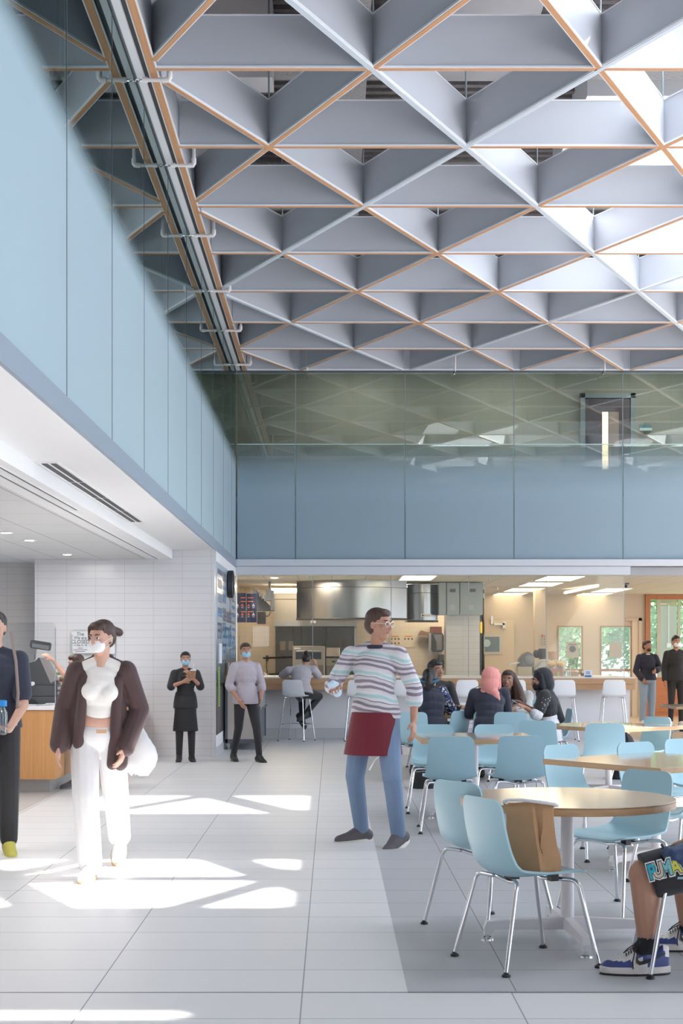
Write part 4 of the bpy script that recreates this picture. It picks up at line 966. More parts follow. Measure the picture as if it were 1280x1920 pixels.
tag(mk('security_camera', MB().box(P(1170,1093,25.5),P(1177,1096,25.6)).ell(P(1173,1099,25.5), (.03,.03,.03)), blackp), 'small dark security camera at the top corner of the bar glass', 'camera')
# things on and behind the bar at the right
D = 26.6
r = thing('meat_slicer', 'steel meat slicer with a round blade guard behind the bar', 'slicer', P(990,1268,D))
mk('body', MB().prism([P(972,1250,D),P(974,1235,D),P(982,1226,D),P(990,1222,D),P(998,1226,D),P(1001,1240,D),P(1001,1250,D)], (0,.3,0)), mat('slicer_dark', (.16,.15,.14), .35, .7), r, True); mk('tray', MB().prism([P(953,1246,D),P(975,1241,D),P(976,1243,D),P(954,1248,D)], (0,.3,0)), steel, r, True, smooth=False); mk('blade', MB().lathe([(.02,-.01),(.085,-.006),(.085,.0)], P(992,1237,D-.02), 30, 'Y'), mat('blade_dark', (.25,.24,.23), .35, .8), r, True)
mk('base', bx_(971,1250,1003,1268,D,.35,.01), mat('slicer_cream', (.55,.48,.36), .4), r, True)
r = thing('kitchen_monitor', 'black monitor on the far side of the bar next to the paper bag', 'monitor', P(1010,1268,D+.5))
mk('screen', bx_(1010,1216,1023,1236,D+.5,.04,.004), blackp, r, True); mk('dome', MB().ell(P(1006,1226,D+.6), (.07,.05,.08)), blackp, r, True); mk('stand', bx_(1014,1236,1018,1268,D+.52,.03), blackp, r, True)
r = thing('paper_bag', 'crumpled brown paper bag standing behind the carton of melons', 'bag', P(1036,1238,D+.3))
mb = MB(); rows = []
for i in range(6):
    t = i/5; rows.append([(X(1036,D+.3)+math.cos(a)*(.10-.02*t)*(1+.12*math.sin(5*a+i)), D+.3+math.sin(a)*.07, Z(1268,D+.3)+t*(Z(1223,D+.3)-Z(1268,D+.3)) + (.015*math.sin(4*a) if i == 5 else 0)) for a in [2*PI*k/20 for k in range(20)]])
vs = mb.sheet(rows, True); mb.bm.faces.new(vs[-1]); mb.bm.faces.new(vs[0][::-1]); mk('bag_body', mb, mat('bag_brown', (.38,.20,.10), .8, bump=.5, bscale=20), r, True); mk('rolled_top', MB().tube([P(1028,1227,D+.3),P(1036,1223,D+.28),P(1044,1226,D+.3)], .02, 8), MATS['bag_brown'], r, True)
r = thing('food_case', 'white slope-fronted plastic food case on the bar counter', 'case', P(1020,1268,D))
mk('body', MB().prism([P(997,1266,D),P(997,1252,D),P(1006,1242,D),P(1014,1236,D),P(1060,1238,D),P(1060,1266,D)], (0,.3,0)), mat('case_white', (.60,.56,.48), .4), r, True, smooth=False)
for k in range(3): mk('rib_line', MB().tube([P(999+k*4,1264,D-.005),P(1000+k*4,1254-k,D-.005),P(1010+k*3,1243-k,D-.005),P(1016+k*3,1239,D-.005),P(1058,1241+k*3,D-.005)], .006, 6), mat('case_rib', (.42,.40,.35), .4), r, True)
D = 26.2
r = thing('produce_carton', 'red-brown cardboard carton on the bar with melons in it', 'box', P(1040,1268,D))
mk('carton', bx_(1026,1250,1056,1268,D,.3), mat('carton_brown', (.38,.13,.06), .7), r, True, smooth=False)
for k in range(3): mk('printed_patch', bx_(1028+k*9,1250,1033+k*9,1254,D-.004,.004), (mat('patch_teal',(.08,.12,.12),.5), mat('patch_grey',(.4,.35,.3),.5), mat('patch_teal',(.08,.12,.12),.5))[k], r, True, smooth=False)
mk('green_tag', bx_(1045,1260,1048,1268,D-.006,.004), mat('tag_green', (.2,.5,.05), .5), r, True, smooth=False)
for px, nm in ((1033.5,'yellow melon on the carton, nearer the paper bag'),(1050,'yellow melon on the carton, farther from the paper bag')):
    o = mk('melon', MB().ell(P(px,1245,D+.12), (.078,.075,.06)), mat('melon_yellow', (.62,.40,.10), .5, bump=.3, bscale=60)); tag(o, nm, 'melon', 'melons in the carton')
    s_ = mk('stem', MB().tube([P(px,1239,D+.12),P(px+1,1236.5,D+.12)], .006, 6), mat('stem_brown', (.2,.14,.05), .7), o, True); s_.matrix_parent_inverse = Matrix.Translation(-o.location)
r = thing('glass_rack', 'wire rack of clear glasses on the bar beside the carton', 'rack', P(1062,1268,D))
mk('wire_frame', MB().tube([P(1054,1268,D),P(1054,1248,D),P(1069,1248,D),P(1069,1268,D)], .006, 6).tube([P(1054,1258,D),P(1069,1258,D)], .005, 6).tube([P(1054,1253,D),P(1069,1253,D)], .005, 6), steel, r, True)
for k in range(2):
    o = mk('drinking_glass', MB().lathe([(.028,0),(.034,.09),(.031,.09),(.026,.005)], P(1058+k*7,1266,D+.06), 16), glass_mat('tumbler', (.85,.88,.88), .08, 1.)); tag(o, 'clear glass in the wire rack on the bar', 'glass', 'glasses in the wire rack')
r = thing('steel_faucet', 'chrome gooseneck tap behind the bar between the two door windows', 'faucet', P(1090,1268,D))
mk('spout', MB().tube([P(1086,1268,D),P(1086,1261,D),P(1088,1258,D),P(1091,1258,D),P(1092,1262,D)], .010, 8), chrome, r, True); mk('base', MB().lathe([(.03,0),(.02,.03)], P(1086,1268.5,D), 14), chrome, r, True)
r = thing('condiment_tray', 'brown tray of wrapped food on the bar behind the upright card', 'tray', P(1078,1268,26.4))
mk('tray', bx_(1070,1262,1100,1268,26.4,.3), mat('tray_brown', (.3,.18,.09), .5), r, True)
for k in range(4): mk('food_wrap', MB().ell(P(1074+k*7,1260,26.5), (.05,.05,.03)), (mat('wrap_tan',(.5,.32,.16),.5), mat('wrap_cream',(.6,.52,.4),.4))[k % 2], r, True)
r = thing('table_card', 'small white and blue upright card standing on the bar top', 'card', P(1102,1270,25.2))
mk('card', bx_(1094.5,1256.5,1109.5,1271,25.15,.01), white, r, True, smooth=False); mk('blue_print', bx_(1096,1266,1108,1270,25.145,.004), mat('print_blue', (.10,.20,.45), .5), r, True, smooth=False)
for k in range(3): mk('text_line', bx_(1098,1259+k*2,1106,1260+k*2,25.145,.004), mat('print_blue', (.10,.20,.45), .5), r, True, smooth=False)
for px, nm, fx in ((1073,'grey poster with a round arrow emblem on the first door window','y'),(1153,'plain grey poster on the second door window','')):
    r = thing('poster', nm, 'poster', P(px,1232,33.97)); mk('sheet', bx_(px-11,1204,px+12,1233,33.97,.01), mat('poster_grey', (.36,.33,.28), .6), r, True, smooth=False)
    if fx:
        mk('emblem', MB().lathe([(.075,-.006),(.06,-.006),(.06,0),(.075,0)], P(px,1217,33.97), 24, 'Y').prism([P(px-3,1218,33.795),P(px+3,1218,33.795),P(px,1213,33.795)], (0,.004,0)).box(P(px-1,1222,33.795),P(px+1,1218,33.799)), ink, r, True)
        for k in range(2): mk('text_line', bx_(px-7,1207+k*2,px+8,1208+k*2,33.79,.006), ink, r, True, smooth=False)
struct('kitchen_wall_post', MB().box((X(1003,31),31,0),(X(1022,31),31.3,2.84)), beige)
r = thing('fire_notice', 'small red and grey notice strip on the beige post in the kitchen', 'notice', P(1018,1212,30.9)); mk('sheet', bx_(1015,1190,1018,1212,30.95,.02), mat('poster_grey', (.36,.33,.28), .6), r, True, smooth=False)
mk('red_top', bx_(1015,1190,1018,1194,30.94,.01), mat('red_print', (.5,.05,.05), .5), r, True, smooth=False)
for k in range(4): mk('button', bx_(1020,1192+5*k,1021.5,1194+5*k,30.95,.02), ink, r, True, smooth=False)
# a small herb plant behind the seated man
r = thing('potted_plant', 'tiny dark green plant on the prep counter behind the seated man in black', 'plant', P(826,1270,29.2))
mk('pot', MB().lathe([(.04,0),(.055,.08),(.05,.08)], (X(826,29.2),29.2,1.05), 16), blackp, r, True)
mb = MB(); random.seed(5)
for k in range(60):
    c = Vector((X(826,29.2),29.2,1.16))+Vector((random.gauss(0,.03),random.gauss(0,.03),random.gauss(.02,.04))); n = Vector((random.gauss(0,1),random.gauss(0,1),random.gauss(0,1))).normalized(); u = n.orthogonal()*.018; v = n.cross(u)
    mb.bm.faces.new([mb.bm.verts.new(c+q) for q in (u, v*.6, -u, -v*.6)])
mk('foliage', mb, mat('leaf_dark', (.03,.09,.03), .6), r, True)
# ---------------------------------------------------------------- outdoors
struct('ground', MB().box((-10,36,-.05),(60,90,0)), mat('lawn', (.16,.26,.08), .9, var=.3, vscale=1.))
leafm = mat('tree_leaf', (.20,.33,.14), .6, var=.5, vscale=.8, trans=0.); leafm.node_tree.nodes['Principled BSDF'].inputs['Subsurface Weight'].default_value = 0
bark = mat('bark', (.12,.09,.06), .9, bump=.5, bscale=20)
for i, (x, y, s) in enumerate(((6.4,44,3.0),(9.6,46,3.2),(12.8,43,3.0),(8.2,50,4.2),(12.0,52,4.5),(16,50,4.2))):
    r = thing('tree', ['green tree outside filling the first door window','green tree outside filling the second door window','green tree outside behind the masked person in black','taller tree outside behind the first door window tree','taller tree outside between the door windows and the lounge window','taller tree outside behind the lounge window'][i], 'tree', (x,y,0))
    mk('trunk', MB().tube([(x,y,0),(x+.1,y,1.5),(x,y,s)], [.22,.16,.08], 10), bark, r, True)
    mb = MB(); rng = random.Random(i)
    for k in range(5200):
        th = rng.random()*2*PI; ph = math.acos(2*rng.random()-1); rad = s*.62*(rng.random()**.4)*(1+.25*math.sin(3*th+i)*math.sin(2*ph))
        c = Vector((x+rad*math.sin(ph)*math.cos(th), y+rad*math.sin(ph)*math.sin(th), s*.85+rad*.95*math.cos(ph)))
        if c.z < .3: continue
        n = Vector((rng.gauss(0,1),rng.gauss(0,1),rng.gauss(0,1))).normalized(); u = n.orthogonal().normalized()*.09; v = n.cross(u)
        mb.bm.faces.new([mb.bm.verts.new(c+q) for q in (u, v*.7, -u, -v*.7)])
    mk('foliage', mb, leafm, r, True, smooth=False)
for i, (x, y) in enumerate(((-.7,26.6),(-.9,29.0),(2.0,29.2))): area('kitchen_lamp', (x,y,2.80), (0,0,0), 1.2, .6, KIT, (1,.86,.70))
for i, (x, y) in enumerate(((3.9,28.5),(4.3,31.5),(8.5,28.5),(8.5,32))): area('kitchen_lamp', (x,y,2.80), (0,0,0), 1.2, .6, KIT*.26, (1,.88,.74))
# ================================================================ people
def cloth(name, c, rough=.8, b=.35, bs=14., var=.08, vs=6., **k):
    return mat(name, c, rough, bump=b, bscale=bs, var=var, vscale=vs, sheen=.15, **k)
skin_a = mat('skin_light', (.56,.33,.25), .5, var=.06, vscale=12); skin_b = mat('skin_tan', (.42,.22,.15), .5, var=.06, vscale=12); skin_c = mat('skin_brown', (.30,.155,.10), .5, var=.06, vscale=12)
for s_ in (skin_a, skin_b, skin_c): s_.node_tree.nodes['Principled BSDF'].inputs['Subsurface Weight'].default_value = .0
hair_k = mat('hair_black', (.016,.012,.012), .4, bump=.6, bscale=60, stretch=(1,1,.12)); hair_b = mat('hair_brown', (.055,.026,.018), .45, bump=.6, bscale=60, stretch=(1,1,.12))
maskw = mat('mask_white', (.78,.78,.80), .8); maskb = mat('mask_blue', (.30,.55,.72), .8); maskk = mat('mask_black', (.02,.02,.025), .8)
eye_w = mat('eye_white', (.75,.73,.70), .3); eye_k = mat('eye_dark', (.02,.012,.01), .2); lipm = mat('lip_rose', (.38,.14,.12), .5)

def remeshed(name, mb, m, parent, vox=.008, sm=5, fac=.5):
    o = mk(name, mb, m, parent, True)
    r = o.modifiers.new('r', 'REMESH'); r.mode = 'VOXEL'; r.voxel_size = vox; r.use_smooth_shade = True
    s = o.modifiers.new('s', 'SMOOTH'); s.iterations = sm; s.factor = fac
    return o
def basis(right, up):
    up = up.normalized(); right = (right-up*right.dot(up)).normalized(); f = up.cross(right)  # f = back direction (+y local when facing -y)
    return Matrix((right, f, up)).transposed()
def rot_pt(v, rz): return Matrix.Rotation(rz, 3, 'Z') @ v
DEF = dict(pelvis=(0,0,.95), sh_L=(.172,.0,1.40), sh_R=(-.172,.0,1.40), neck=(0,.01,1.475), head=(0,-.012,1.625),
    el_L=(.225,.02,1.145), el_R=(-.225,.02,1.145), wr_L=(.235,-.05,.90), wr_R=(-.235,-.05,.90),
    hip_L=(.085,0,.93), hip_R=(-.085,0,.93), kn_L=(.095,-.02,.50), kn_R=(-.095,-.02,.50), an_L=(.10,.03,.085), an_R=(-.10,.03,.085))
class Hum:
    def __init__(s, label, loc, face_deg=0., H=1.72, skin=None, J=None, look=0., pitch=0., hands=('relax','relax'), toe=None, vox=.008, group=None, female=False, palm=None, nofeet=False, legk=1., hk=1.03):
        """face_deg: 0 = facing the camera (-y), positive turns toward +x. J: overrides, local (x,y,z) at height 1.75, or world Vector"""
        s.nofeet = nofeet; s.hk = hk; s.legk = legk; s.k = H/1.75; s.rz = math.radians(face_deg); s.vox = vox; s.female = female
        L = Vector((loc[0], loc[1], 0)); s.L = L
        s.J = {}
        for n, v in {**DEF, **(J or {})}.items():
            s.J[n] = v.copy() if isinstance(v, Vector) else rot_pt(Vector(v)*s.k, s.rz)+L
        j = s.J
        s.root = thing('person', label, 'person', (L.x, L.y, min(j['an_L'].z, j['an_R'].z)-.085*s.k if min(j['an_L'].z, j['an_R'].z) > .3 else 0), 0, group)
        smid = (j['sh_L']+j['sh_R'])/2
        s.up = (smid-j['pelvis']).normalized(); s.TM = basis(j['sh_L']-j['sh_R'], s.up); s.PM = basis(j['hip_L']-j['hip_R'], (s.up*.5+Vector((0,0,1))*.5)); s.smid = smid
        hz = s.rz+math.radians(look)
        s.HM = Matrix.Rotation(hz, 3, 'Z') @ Matrix.Rotation(math.radians(pitch), 3, 'X')    # columns right(+x = person's left), back, up
        s.toe = toe or {}
        s.hands = hands; s.palm = palm or {}; s.skin = skin or skin_a
        s.body()
    def H(s, x, y, z): return s.J['head'] + s.HM @ (Vector((x,y,z))*s.k*s.hk)
    def torso(s, mb, e=0., lo=0., hi=1., w=1., dep=1.):
        j, k = s.J, s.k; pv = j['pelvis']; sm = s.smid; T = (sm-pv)
        F = .93 if s.female else 1.0
        segs = [(0.0,.158,.112,.105,s.PM),(.20,.140,.105,.11,s.TM),(.42,.130*F,.098,.12,s.TM),(.62,.146*F,.108,.12,s.TM),(.80,.158*F,.112,.11,s.TM),(.95,.140*F,.085,.065,s.TM)]
        for t, a, b, c, M_ in segs:
            if t < lo-.01 or t > hi+.01: continue
            mb.ell(pv+T*t, ((a*w*k)+e, (b*dep*k)+e, c*k+e*.6), M_)
        if hi >= .95:
            for q in ('sh_L','sh_R'): mb.cap(j['neck'].lerp(j[q],.22)-s.up*.012*k, .046*k+e*.6, j[q]-s.up*.004*k, .044*k+e*.9)
        if s.female and lo <= .7 <= hi+.2:
            for sx in (1,-1): mb.ell(pv+T*.70+s.TM@Vector((sx*.065*k, -.085*k, 0)), (.058*k+e*.7,.05*k+e*.7,.058*k+e*.7), s.TM)
    def arm(s, mb, sd, e=0., frac=2., flare=0.):
        j, k = s.J, s.k; a, b, c = j['sh_'+sd], j['el_'+sd], j['wr_'+sd]
        f = min(frac, 1.); mb.cap(a, .052*k+e, a.lerp(b, f), (.052+(.038-.052)*f)*k+e+flare*(f if frac <= 1 else .4))
        if frac > 1: f = frac-1; mb.cap(b, .038*k+e+flare*.4, b.lerp(c, f), (.038+(.026-.038)*f)*k+e+flare)
        mb.ell(a-s.up*.008*k, (.053*k+e,)*3)
    def leg(s, mb, sd, e=0., frac=2., flare=0.):
        j, k = s.J, s.k*s.legk; a, b, c = j['hip_'+sd], j['kn_'+sd], j['an_'+sd]
        f = min(frac, 1.); mb.cap(a, .083*k+e, a.lerp(b, f), (.083+(.055-.083)*f)*k+e+flare*(1 if frac <= 1 else .6))
        if frac > 1:
            f = frac-1; m = b.lerp(c, .3); back = (b-c).normalized()
            mb.cap(b, .053*k+e+flare*.6, b.lerp(c, f), (.053+(.036-.053)*f)*k+e+flare)
            if e < .012: mb.cap(b.lerp(c,.15)+s.PM@Vector((0,.016*k,0)), .045*k+e, b.lerp(c,.5)+s.PM@Vector((0,.008*k,0)), .038*k+e)
    def tdir(s, sd):
        t = s.toe.get(sd)
        return Vector(t).normalized() if t else rot_pt(Vector((.12 if sd == 'L' else -.12,-1,-.12)).normalized(), s.rz)
    def foot(s, mb, sd, e=0.):
        k = s.k; a = s.J['an_'+sd]; d = s.tdir(sd); dn = Vector((0,0,-1)); dn = (dn-d*dn.dot(d)).normalized()
        heel = a-d*.045*k+dn*.045*k; ball = a+d*.13*k+dn*.058*k; tip = a+d*.19*k+dn*.062*k
        mb.cap(a, .036*k+e, heel, .034*k+e); mb.cap(heel, .036*k+e, ball, .034*k+e); mb.cap(a, .034*k+e, ball, .03*k+e); mb.cap(ball, .036*k+e, tip, .026*k+e)
    def shoes(s, m, sole=None, e=.012, name='shoe'):
        for sd in 'LR':
            mb = MB(); s.foot(mb, sd, e); o = remeshed(name, mb, m, s.root, s.vox, 3)
            if sole:
                k = s.k; a = s.J['an_'+sd]; d = s.tdir(sd); dn = Vector((0,0,-1)); dn = (dn-d*dn.dot(d)).normalized(); sd_ = d.cross(dn)
                c0 = a+dn*.068*k; pts = []
                for q in range(20):
                    t = 2*PI*q/20; l = math.cos(t); pts.append(c0+d*(.075+l*.162)*k+sd_*math.sin(t)*(.054+.006*l)*k)
                mk('sole', MB().prism(pts, dn*.028*k), sole, o, True)
    def hand(s, mb, sd):
        """palm, four unequal bent fingers and a thumb"""
        j, k = s.J, s.k; w = j['wr_'+sd]; el = j['el_'+sd]; mode = s.hands[0 if sd == 'L' else 1]
        spec = s.palm.get(sd)
        d = Vector(spec[0]).normalized() if spec else (w-el).normalized()
        side = rot_pt(Vector((1 if sd == 'L' else -1,0,0)), s.rz)
        nrm = Vector(spec[1]) if spec else -side                       # palm faces the body
        nrm = (nrm-d*nrm.dot(d)).normalized(); across = d.cross(nrm) * (1 if sd == 'L' else -1)   # toward the thumb
        if not spec:
            fwd = rot_pt(Vector((0,-1,0)), s.rz)
            if across.dot(fwd) < 0: across = -across
        curl = {'relax':.35,'grip':.95,'flat':.12,'point':.5}[mode]
        pw = .030*k
        for q in (-1,-.33,.33,1): mb.cap(w+across*q*pw*.6, .016*k, w+d*.085*k+across*q*pw*1.05, .0125*k)
        mb.ell(w+d*.045*k, (.034*k,.05*k,.017*k), Matrix((across, d, nrm)).transposed())
        for q, ln in ((1,.072),(.33,.080),(-.33,.074),(-1,.058)):
            p = w+d*.085*k+across*q*pw*1.08; dd = d.copy(); seg = (.42,.32,.26)
            for i, g in enumerate(seg):
                dd = (dd*math.cos(curl*.75)+nrm*math.sin(curl*.75)).normalized() if True else dd
                dd = (dd+across*q*.04).normalized()
                p2 = p+dd*ln*g*k; r0 = (.0092-.0009*i)*k; mb.cap(p, r0, p2, r0-.0007*k, 8); p = p2
                nrm2 = nrm
        b = w+d*.022*k+across*.026*k; t1 = b+(d*.6+across*.75+nrm*.25).normalized()*.040*k; t2 = t1+(d*.9+across*.15+nrm*(.25+curl*.5)).normalized()*.030*k
        mb.cap(b, .013*k, t1, .0105*k, 8); mb.cap(t1, .010*k, t2, .0085*k, 8)
    def head(s, mb):
        k, H, M_ = s.k*s.hk, s.H, s.HM
        mb.ell(H(0,.012,.030), (.074*k,.092*k,.086*k), M_); mb.ell(H(0,-.018,-.012), (.064*k,.070*k,.088*k), M_)
        mb.ell(H(0,-.040,-.072), (.040*k,.038*k,.036*k), M_); mb.cap(H(.045,-.012,-.050), .018*k, H(-.045,-.012,-.050), .018*k)
        mb.cap(H(0,-.078,.022), .009*k, H(0,-.098,-.018), .013*k); mb.ell(H(.012,-.085,-.022), (.009*k,)*3); mb.ell(H(-.012,-.085,-.022), (.009*k,)*3)
        for sx in (1,-1): mb.ell(H(sx*.030,-.068,.034), (.022*k,.012*k,.010*k), M_); mb.ell(H(sx*.040,-.055,-.014), (.022*k,.020*k,.020*k), M_); mb.ell(H(sx*.073,.010,.000), (.008*k,.018*k,.030*k), M_)
        mb.ell(H(0,-.080,-.046), (.022*k,.012*k,.010*k), M_)
    def body(s):
        mb = MB(); s.torso(mb)
        mb.cap(s.J['neck']-s.up*.05*s.k, .058*s.k, s.J['head']-s.HM@Vector((0,-.01,.06))*s.k, .050*s.k); s.head(mb)
        for sd in 'LR':
            s.arm(mb, sd); s.hand(mb, sd); s.leg(mb, sd)
            if not s.nofeet: s.foot(mb, sd)
        s.b = remeshed('body', mb, s.skin, s.root, s.vox*.85, 2, .4)
    def face(s, brow=None, lips=True, eyes=True):
        k, H, M_ = s.k*s.hk, s.H, s.HM
        if eyes:
            for sx in (1,-1):
                e = mk('eye', MB().ell(H(sx*.030,-.0765,.014), (.0128*k,.0075*k,.0068*k), M_), eye_w, s.root, True)
                mk('iris', MB().ell(H(sx*.030,-.083,.014), (.0065*k,.0030*k,.0064*k), M_), eye_k, e, True)
                mk('eyebrow', MB().tube([H(sx*.014,-.083,.034),H(sx*.032,-.083,.040),H(sx*.050,-.071,.034)], [.0035*k,.004*k,.002*k], 6), brow or hair_k, s.root, True)
        if lips: mk('lips', MB().ell(H(0,-.0885,-.046), (.021*k,.006*k,.0075*k), M_), lipm, s.root, True)
    def mask(s, m):
        k, H, M_ = s.k*s.hk, s.H, s.HM; mb = MB()
        mb.ell(H(0,-.052,-.040), (.063*k,.046*k,.054*k), M_); mb.cap(H(0,-.084,.002), .013*k, H(0,-.082,-.07), .014*k)
        o = remeshed('face_mask', mb, m, s.root, .006, 4)
        for sx in (1,-1): mk('ear_loop', MB().tube([H(sx*.058,-.06,-.02),H(sx*.074,-.02,-.005),H(sx*.082,.022,.008),H(sx*.076,.018,-.03),H(sx*.060,-.045,-.060)], .0018*k, 6), m, o, True)
    def hair(s, m, style='short', extra=None):
        k, H, M_ = s.k*s.hk, s.H, s.HM; mb = MB()
        mb.ell(H(0,.026,.048), (.083*k,.094*k,.082*k), M_); mb.ell(H(0,.050,.005), (.078*k,.072*k,.080*k), M_)
        mb.ell(H(0,-.030,.088), (.062*k,.050*k,.034*k), M_)
        if style == 'bun': mb.ell(H(0,.125,.075), (.042*k,.040*k,.042*k), M_)
        if style == 'long':
            for sx in (1,-1): mb.cap(H(sx*.066,.012,.03), .036*k, H(sx*.095,.02,-.16), .040*k); mb.cap(H(sx*.095,.02,-.16), .040*k, H(sx*.105,.0,-.34), .028*k)
            mb.cap(H(0,.06,0), .08*k, H(0,.085,-.28), .06*k)
        if style == 'pony': mb.cap(H(0,.10,.03), .038*k, H(0,.135,-.06), .045*k); mb.cap(H(0,.135,-.06), .045*k, H(0,.12,-.14), .022*k)
        if extra:
            for a, r0, b, r1 in extra: mb.cap(H(*a), r0*k, H(*b), r1*k)
        return remeshed('hair', mb, m, s.root, .0075, 3)
    def garment(s, name, m, fn, vox=None, sm=5):
        mb = MB(); fn(mb); return remeshed(name, mb, m, s.root, vox or s.vox, sm)
    def top(s, m, sleeve=1., e=.016, lo=-.05, hem=0., flare=.006, name='shirt', w=1.0, lowr=.15):
        if hem: lo = .1
        def f(mb):
            s.torso(mb, e, lo, 1., w, 1.05)
            for sd in 'LR': s.arm(mb, sd, e, sleeve, flare)
            mb.cap(s.J['neck']-s.up*.05*s.k, .062*s.k+e*.3, s.J['neck']-s.up*.005*s.k, .058*s.k)
            if hem: mb.etube(s.J['pelvis']+s.up*.16*s.k, .138*s.k+e, .102*s.k+e, s.J['pelvis']-s.up*hem*s.k, .178*s.k+e, .135*s.k+e, s.PM, mid=.008)
        return s.garment(name, m, f)
    def pants(s, m, e=.014, frac=1.96, flare=0., name='trousers', hi=.12):
        def f(mb):
            s.torso(mb, e*.8, 0, hi)
            for sd in 'LR': s.leg(mb, sd, e, frac, flare)
        return s.garment(name, m, f)
    def hijab(s, m, drape=None):
        k, H, M_ = s.k*s.hk, s.H, s.HM; mb = MB()
        mb.ell(H(0,.030,.042), (.092*k,.106*k,.096*k), M_); mb.ell(H(0,.048,-.03), (.090*k,.088*k,.11*k), M_)
        for sx in (1,-1): mb.cap(H(sx*.074,-.012,.055), .022*k, H(sx*.072,-.015,-.06), .028*k)
        mb.cap(H(.05,-.03,.098), .022*k, H(-.05,-.03,.098), .022*k); mb.cap(H(.06,-.035,-.105), .028*k, H(-.06,-.035,-.105), .028*k)
        mb.ell(H(0,.012,-.135), (.095*k,.090*k,.055*k), M_)
        for a, r0, b, r1 in (drape or []): mb.cap(H(*a), r0*k, H(*b), r1*k)
        return remeshed('headscarf', mb, m, s.root, .0075, 4)

V = Vector
jeans = cloth('denim_blue', (.15,.22,.34), .8); blacks = cloth('black_fabric', (.018,.018,.022), .8); navy_f = cloth('navy_fabric', (.022,.026,.05), .8)
shoe_k = mat('shoe_black', (.02,.02,.022), .5); shoe_w = mat('shoe_white', (.72,.70,.68), .5); sole_w = mat('sole_white', (.7,.67,.6), .6); sole_t = mat('sole_tan', (.55,.35,.2), .6)

# --- 1 the woman in the brown jacket walking toward us
J1 = dict(pelvis=(-.02,.05,.96), hip_L=(.07,.07,.93), hip_R=(-.11,.05,.93), kn_R=(-.07,-.13,.52), an_R=(-.02,-.24,.095), kn_L=(.09,.20,.50), an_L=(.07,.50,.19),
    sh_L=(.185,.03,1.41), sh_R=(-.15,-.01,1.41), neck=(.015,.0,1.49), head=(.02,-.03,1.635), el_L=(.27,.10,1.14), wr_L=(.185,-.03,.87), el_R=(-.25,.05,1.15), wr_R=(-.265,-.06,.89))
h = Hum('walking person in a brown open jacket, white crop top, white trousers and white mask', (-1.575,9.85), 0, 1.70, skin_a, J1, look=-28, pitch=8, toe={'R':(-.1,-1,-.05),'L':(0,-.9,-.5)}, vox=.007, female=True)
h.face(hair_b, lips=False); h.mask(maskw)
h.hair(hair_b, 'short', [((.0,.10,.05),.035,(.03,.165,.02),.03),((-.05,-.04,.08),.02,(-.075,-.03,.0),.012)])
crop = cloth('crop_top_white', (.74,.72,.70), .8)
h.garment('crop_top', crop, lambda mb: (h.torso(mb, .010, .60, .95), h.torso(mb,.010,.42,.5,.9)))
brown = cloth('jacket_brown', (.060,.030,.032), .75, .5)
def jack(mb):
    k = h.k; T = h.smid-h.J['pelvis']; PV = h.J['pelvis']
    def Q(t, x, y): return PV+T*t+h.TM@V((x*k, y*k, 0))
    for sd, sx, low in (('L',1,-.40),('R',-1,-.12)):
        h.arm(mb, sd, .022, 1.95, .020)
        for (x0, y0, r0), (x1, y1, r1), t0, t1 in (((.105,.0,.062),(.125,.0,.062),.93,.5),((.125,.0,.062),(.150,.0,.066),.5,.05),((.150,.0,.066),(.165,-.01,.062),.05,low),
            ((.05,.07,.055),(.07,.07,.055),.93,.4),((.07,.07,.055),(.09,.08,.062),.4,low+.05),
            ((.115,-.06,.036),(.118,-.07,.036),.88,.45),((.118,-.07,.036),(.125,-.085,.040),.45,.05),((.125,-.085,.040),(.12,-.09,.042),.05,low)):
            mb.cap(Q(t0,sx*x0,y0), r0*k, Q(t1,sx*x1,y1), r1*k)
        mb.cap(h.J['neck']+V((sx*.05,.03,.0)), .030, h.J['sh_'+sd], .052)
    mb.cap(h.J['neck']+V((-.05,.05,.01)), .03, h.J['neck']+V((.05,.05,.01)), .03)
h.garment('jacket', brown, jack)
h.pants(cloth('trousers_white', (.70,.69,.70), .8, .5), .020, 1.97, .026)
h.shoes(shoe_w, sole_t)
mk('jacket_label', MB().box(P(181,1368,9.68),P(199,1375,9.67)), mat('label_orange', (.55,.33,.2), .6), h.root, True)
r = thing('shoulder_bag', 'crumpled translucent white bag hanging at the hip of the brown jacket walker', 'bag', P(262,1450,9.95))
mb = MB(); rows = []
for i in range(10):
    t = i/9; z0 = Z(1452,9.95)+(Z(1342,9.95)-Z(1452,9.95))*t; w_ = (.03+.105*math.sin(PI*min(1,t*1.15+.05))**.7)*(1-.45*t)
    rows.append([(X(263-8*t,9.95)+math.cos(a)*w_*(1+.13*math.sin(4*a+i*.7)), 9.97+math.sin(a)*w_*.5*(1+.2*math.sin(3*a+i)), z0+.012*math.sin(5*a+i)) for a in [2*PI*q/26 for q in range(26)]])
vs = mb.sheet(rows, True); mb.bm.faces.new(vs[0][::-1]); mb.bm.faces.new(vs[-1])
bagw = mat('bag_white', (.72,.72,.74), .6, bump=.8, bscale=16); mk('bag_body', mb, bagw, r, True, sharp=70)
mk('strap', MB().tube([P(243,1334,9.93),P(250,1346,9.9),P(258,1350,9.9),P(266,1344,9.92),P(276,1330,9.95)], .010, 6), bagw, r, True); mk('strap', MB().tube([P(243,1334,9.93),P(240,1310,9.99),P(236,1270,10.06),P(228,1240,10.08)], .007, 6), bagw, r, True)

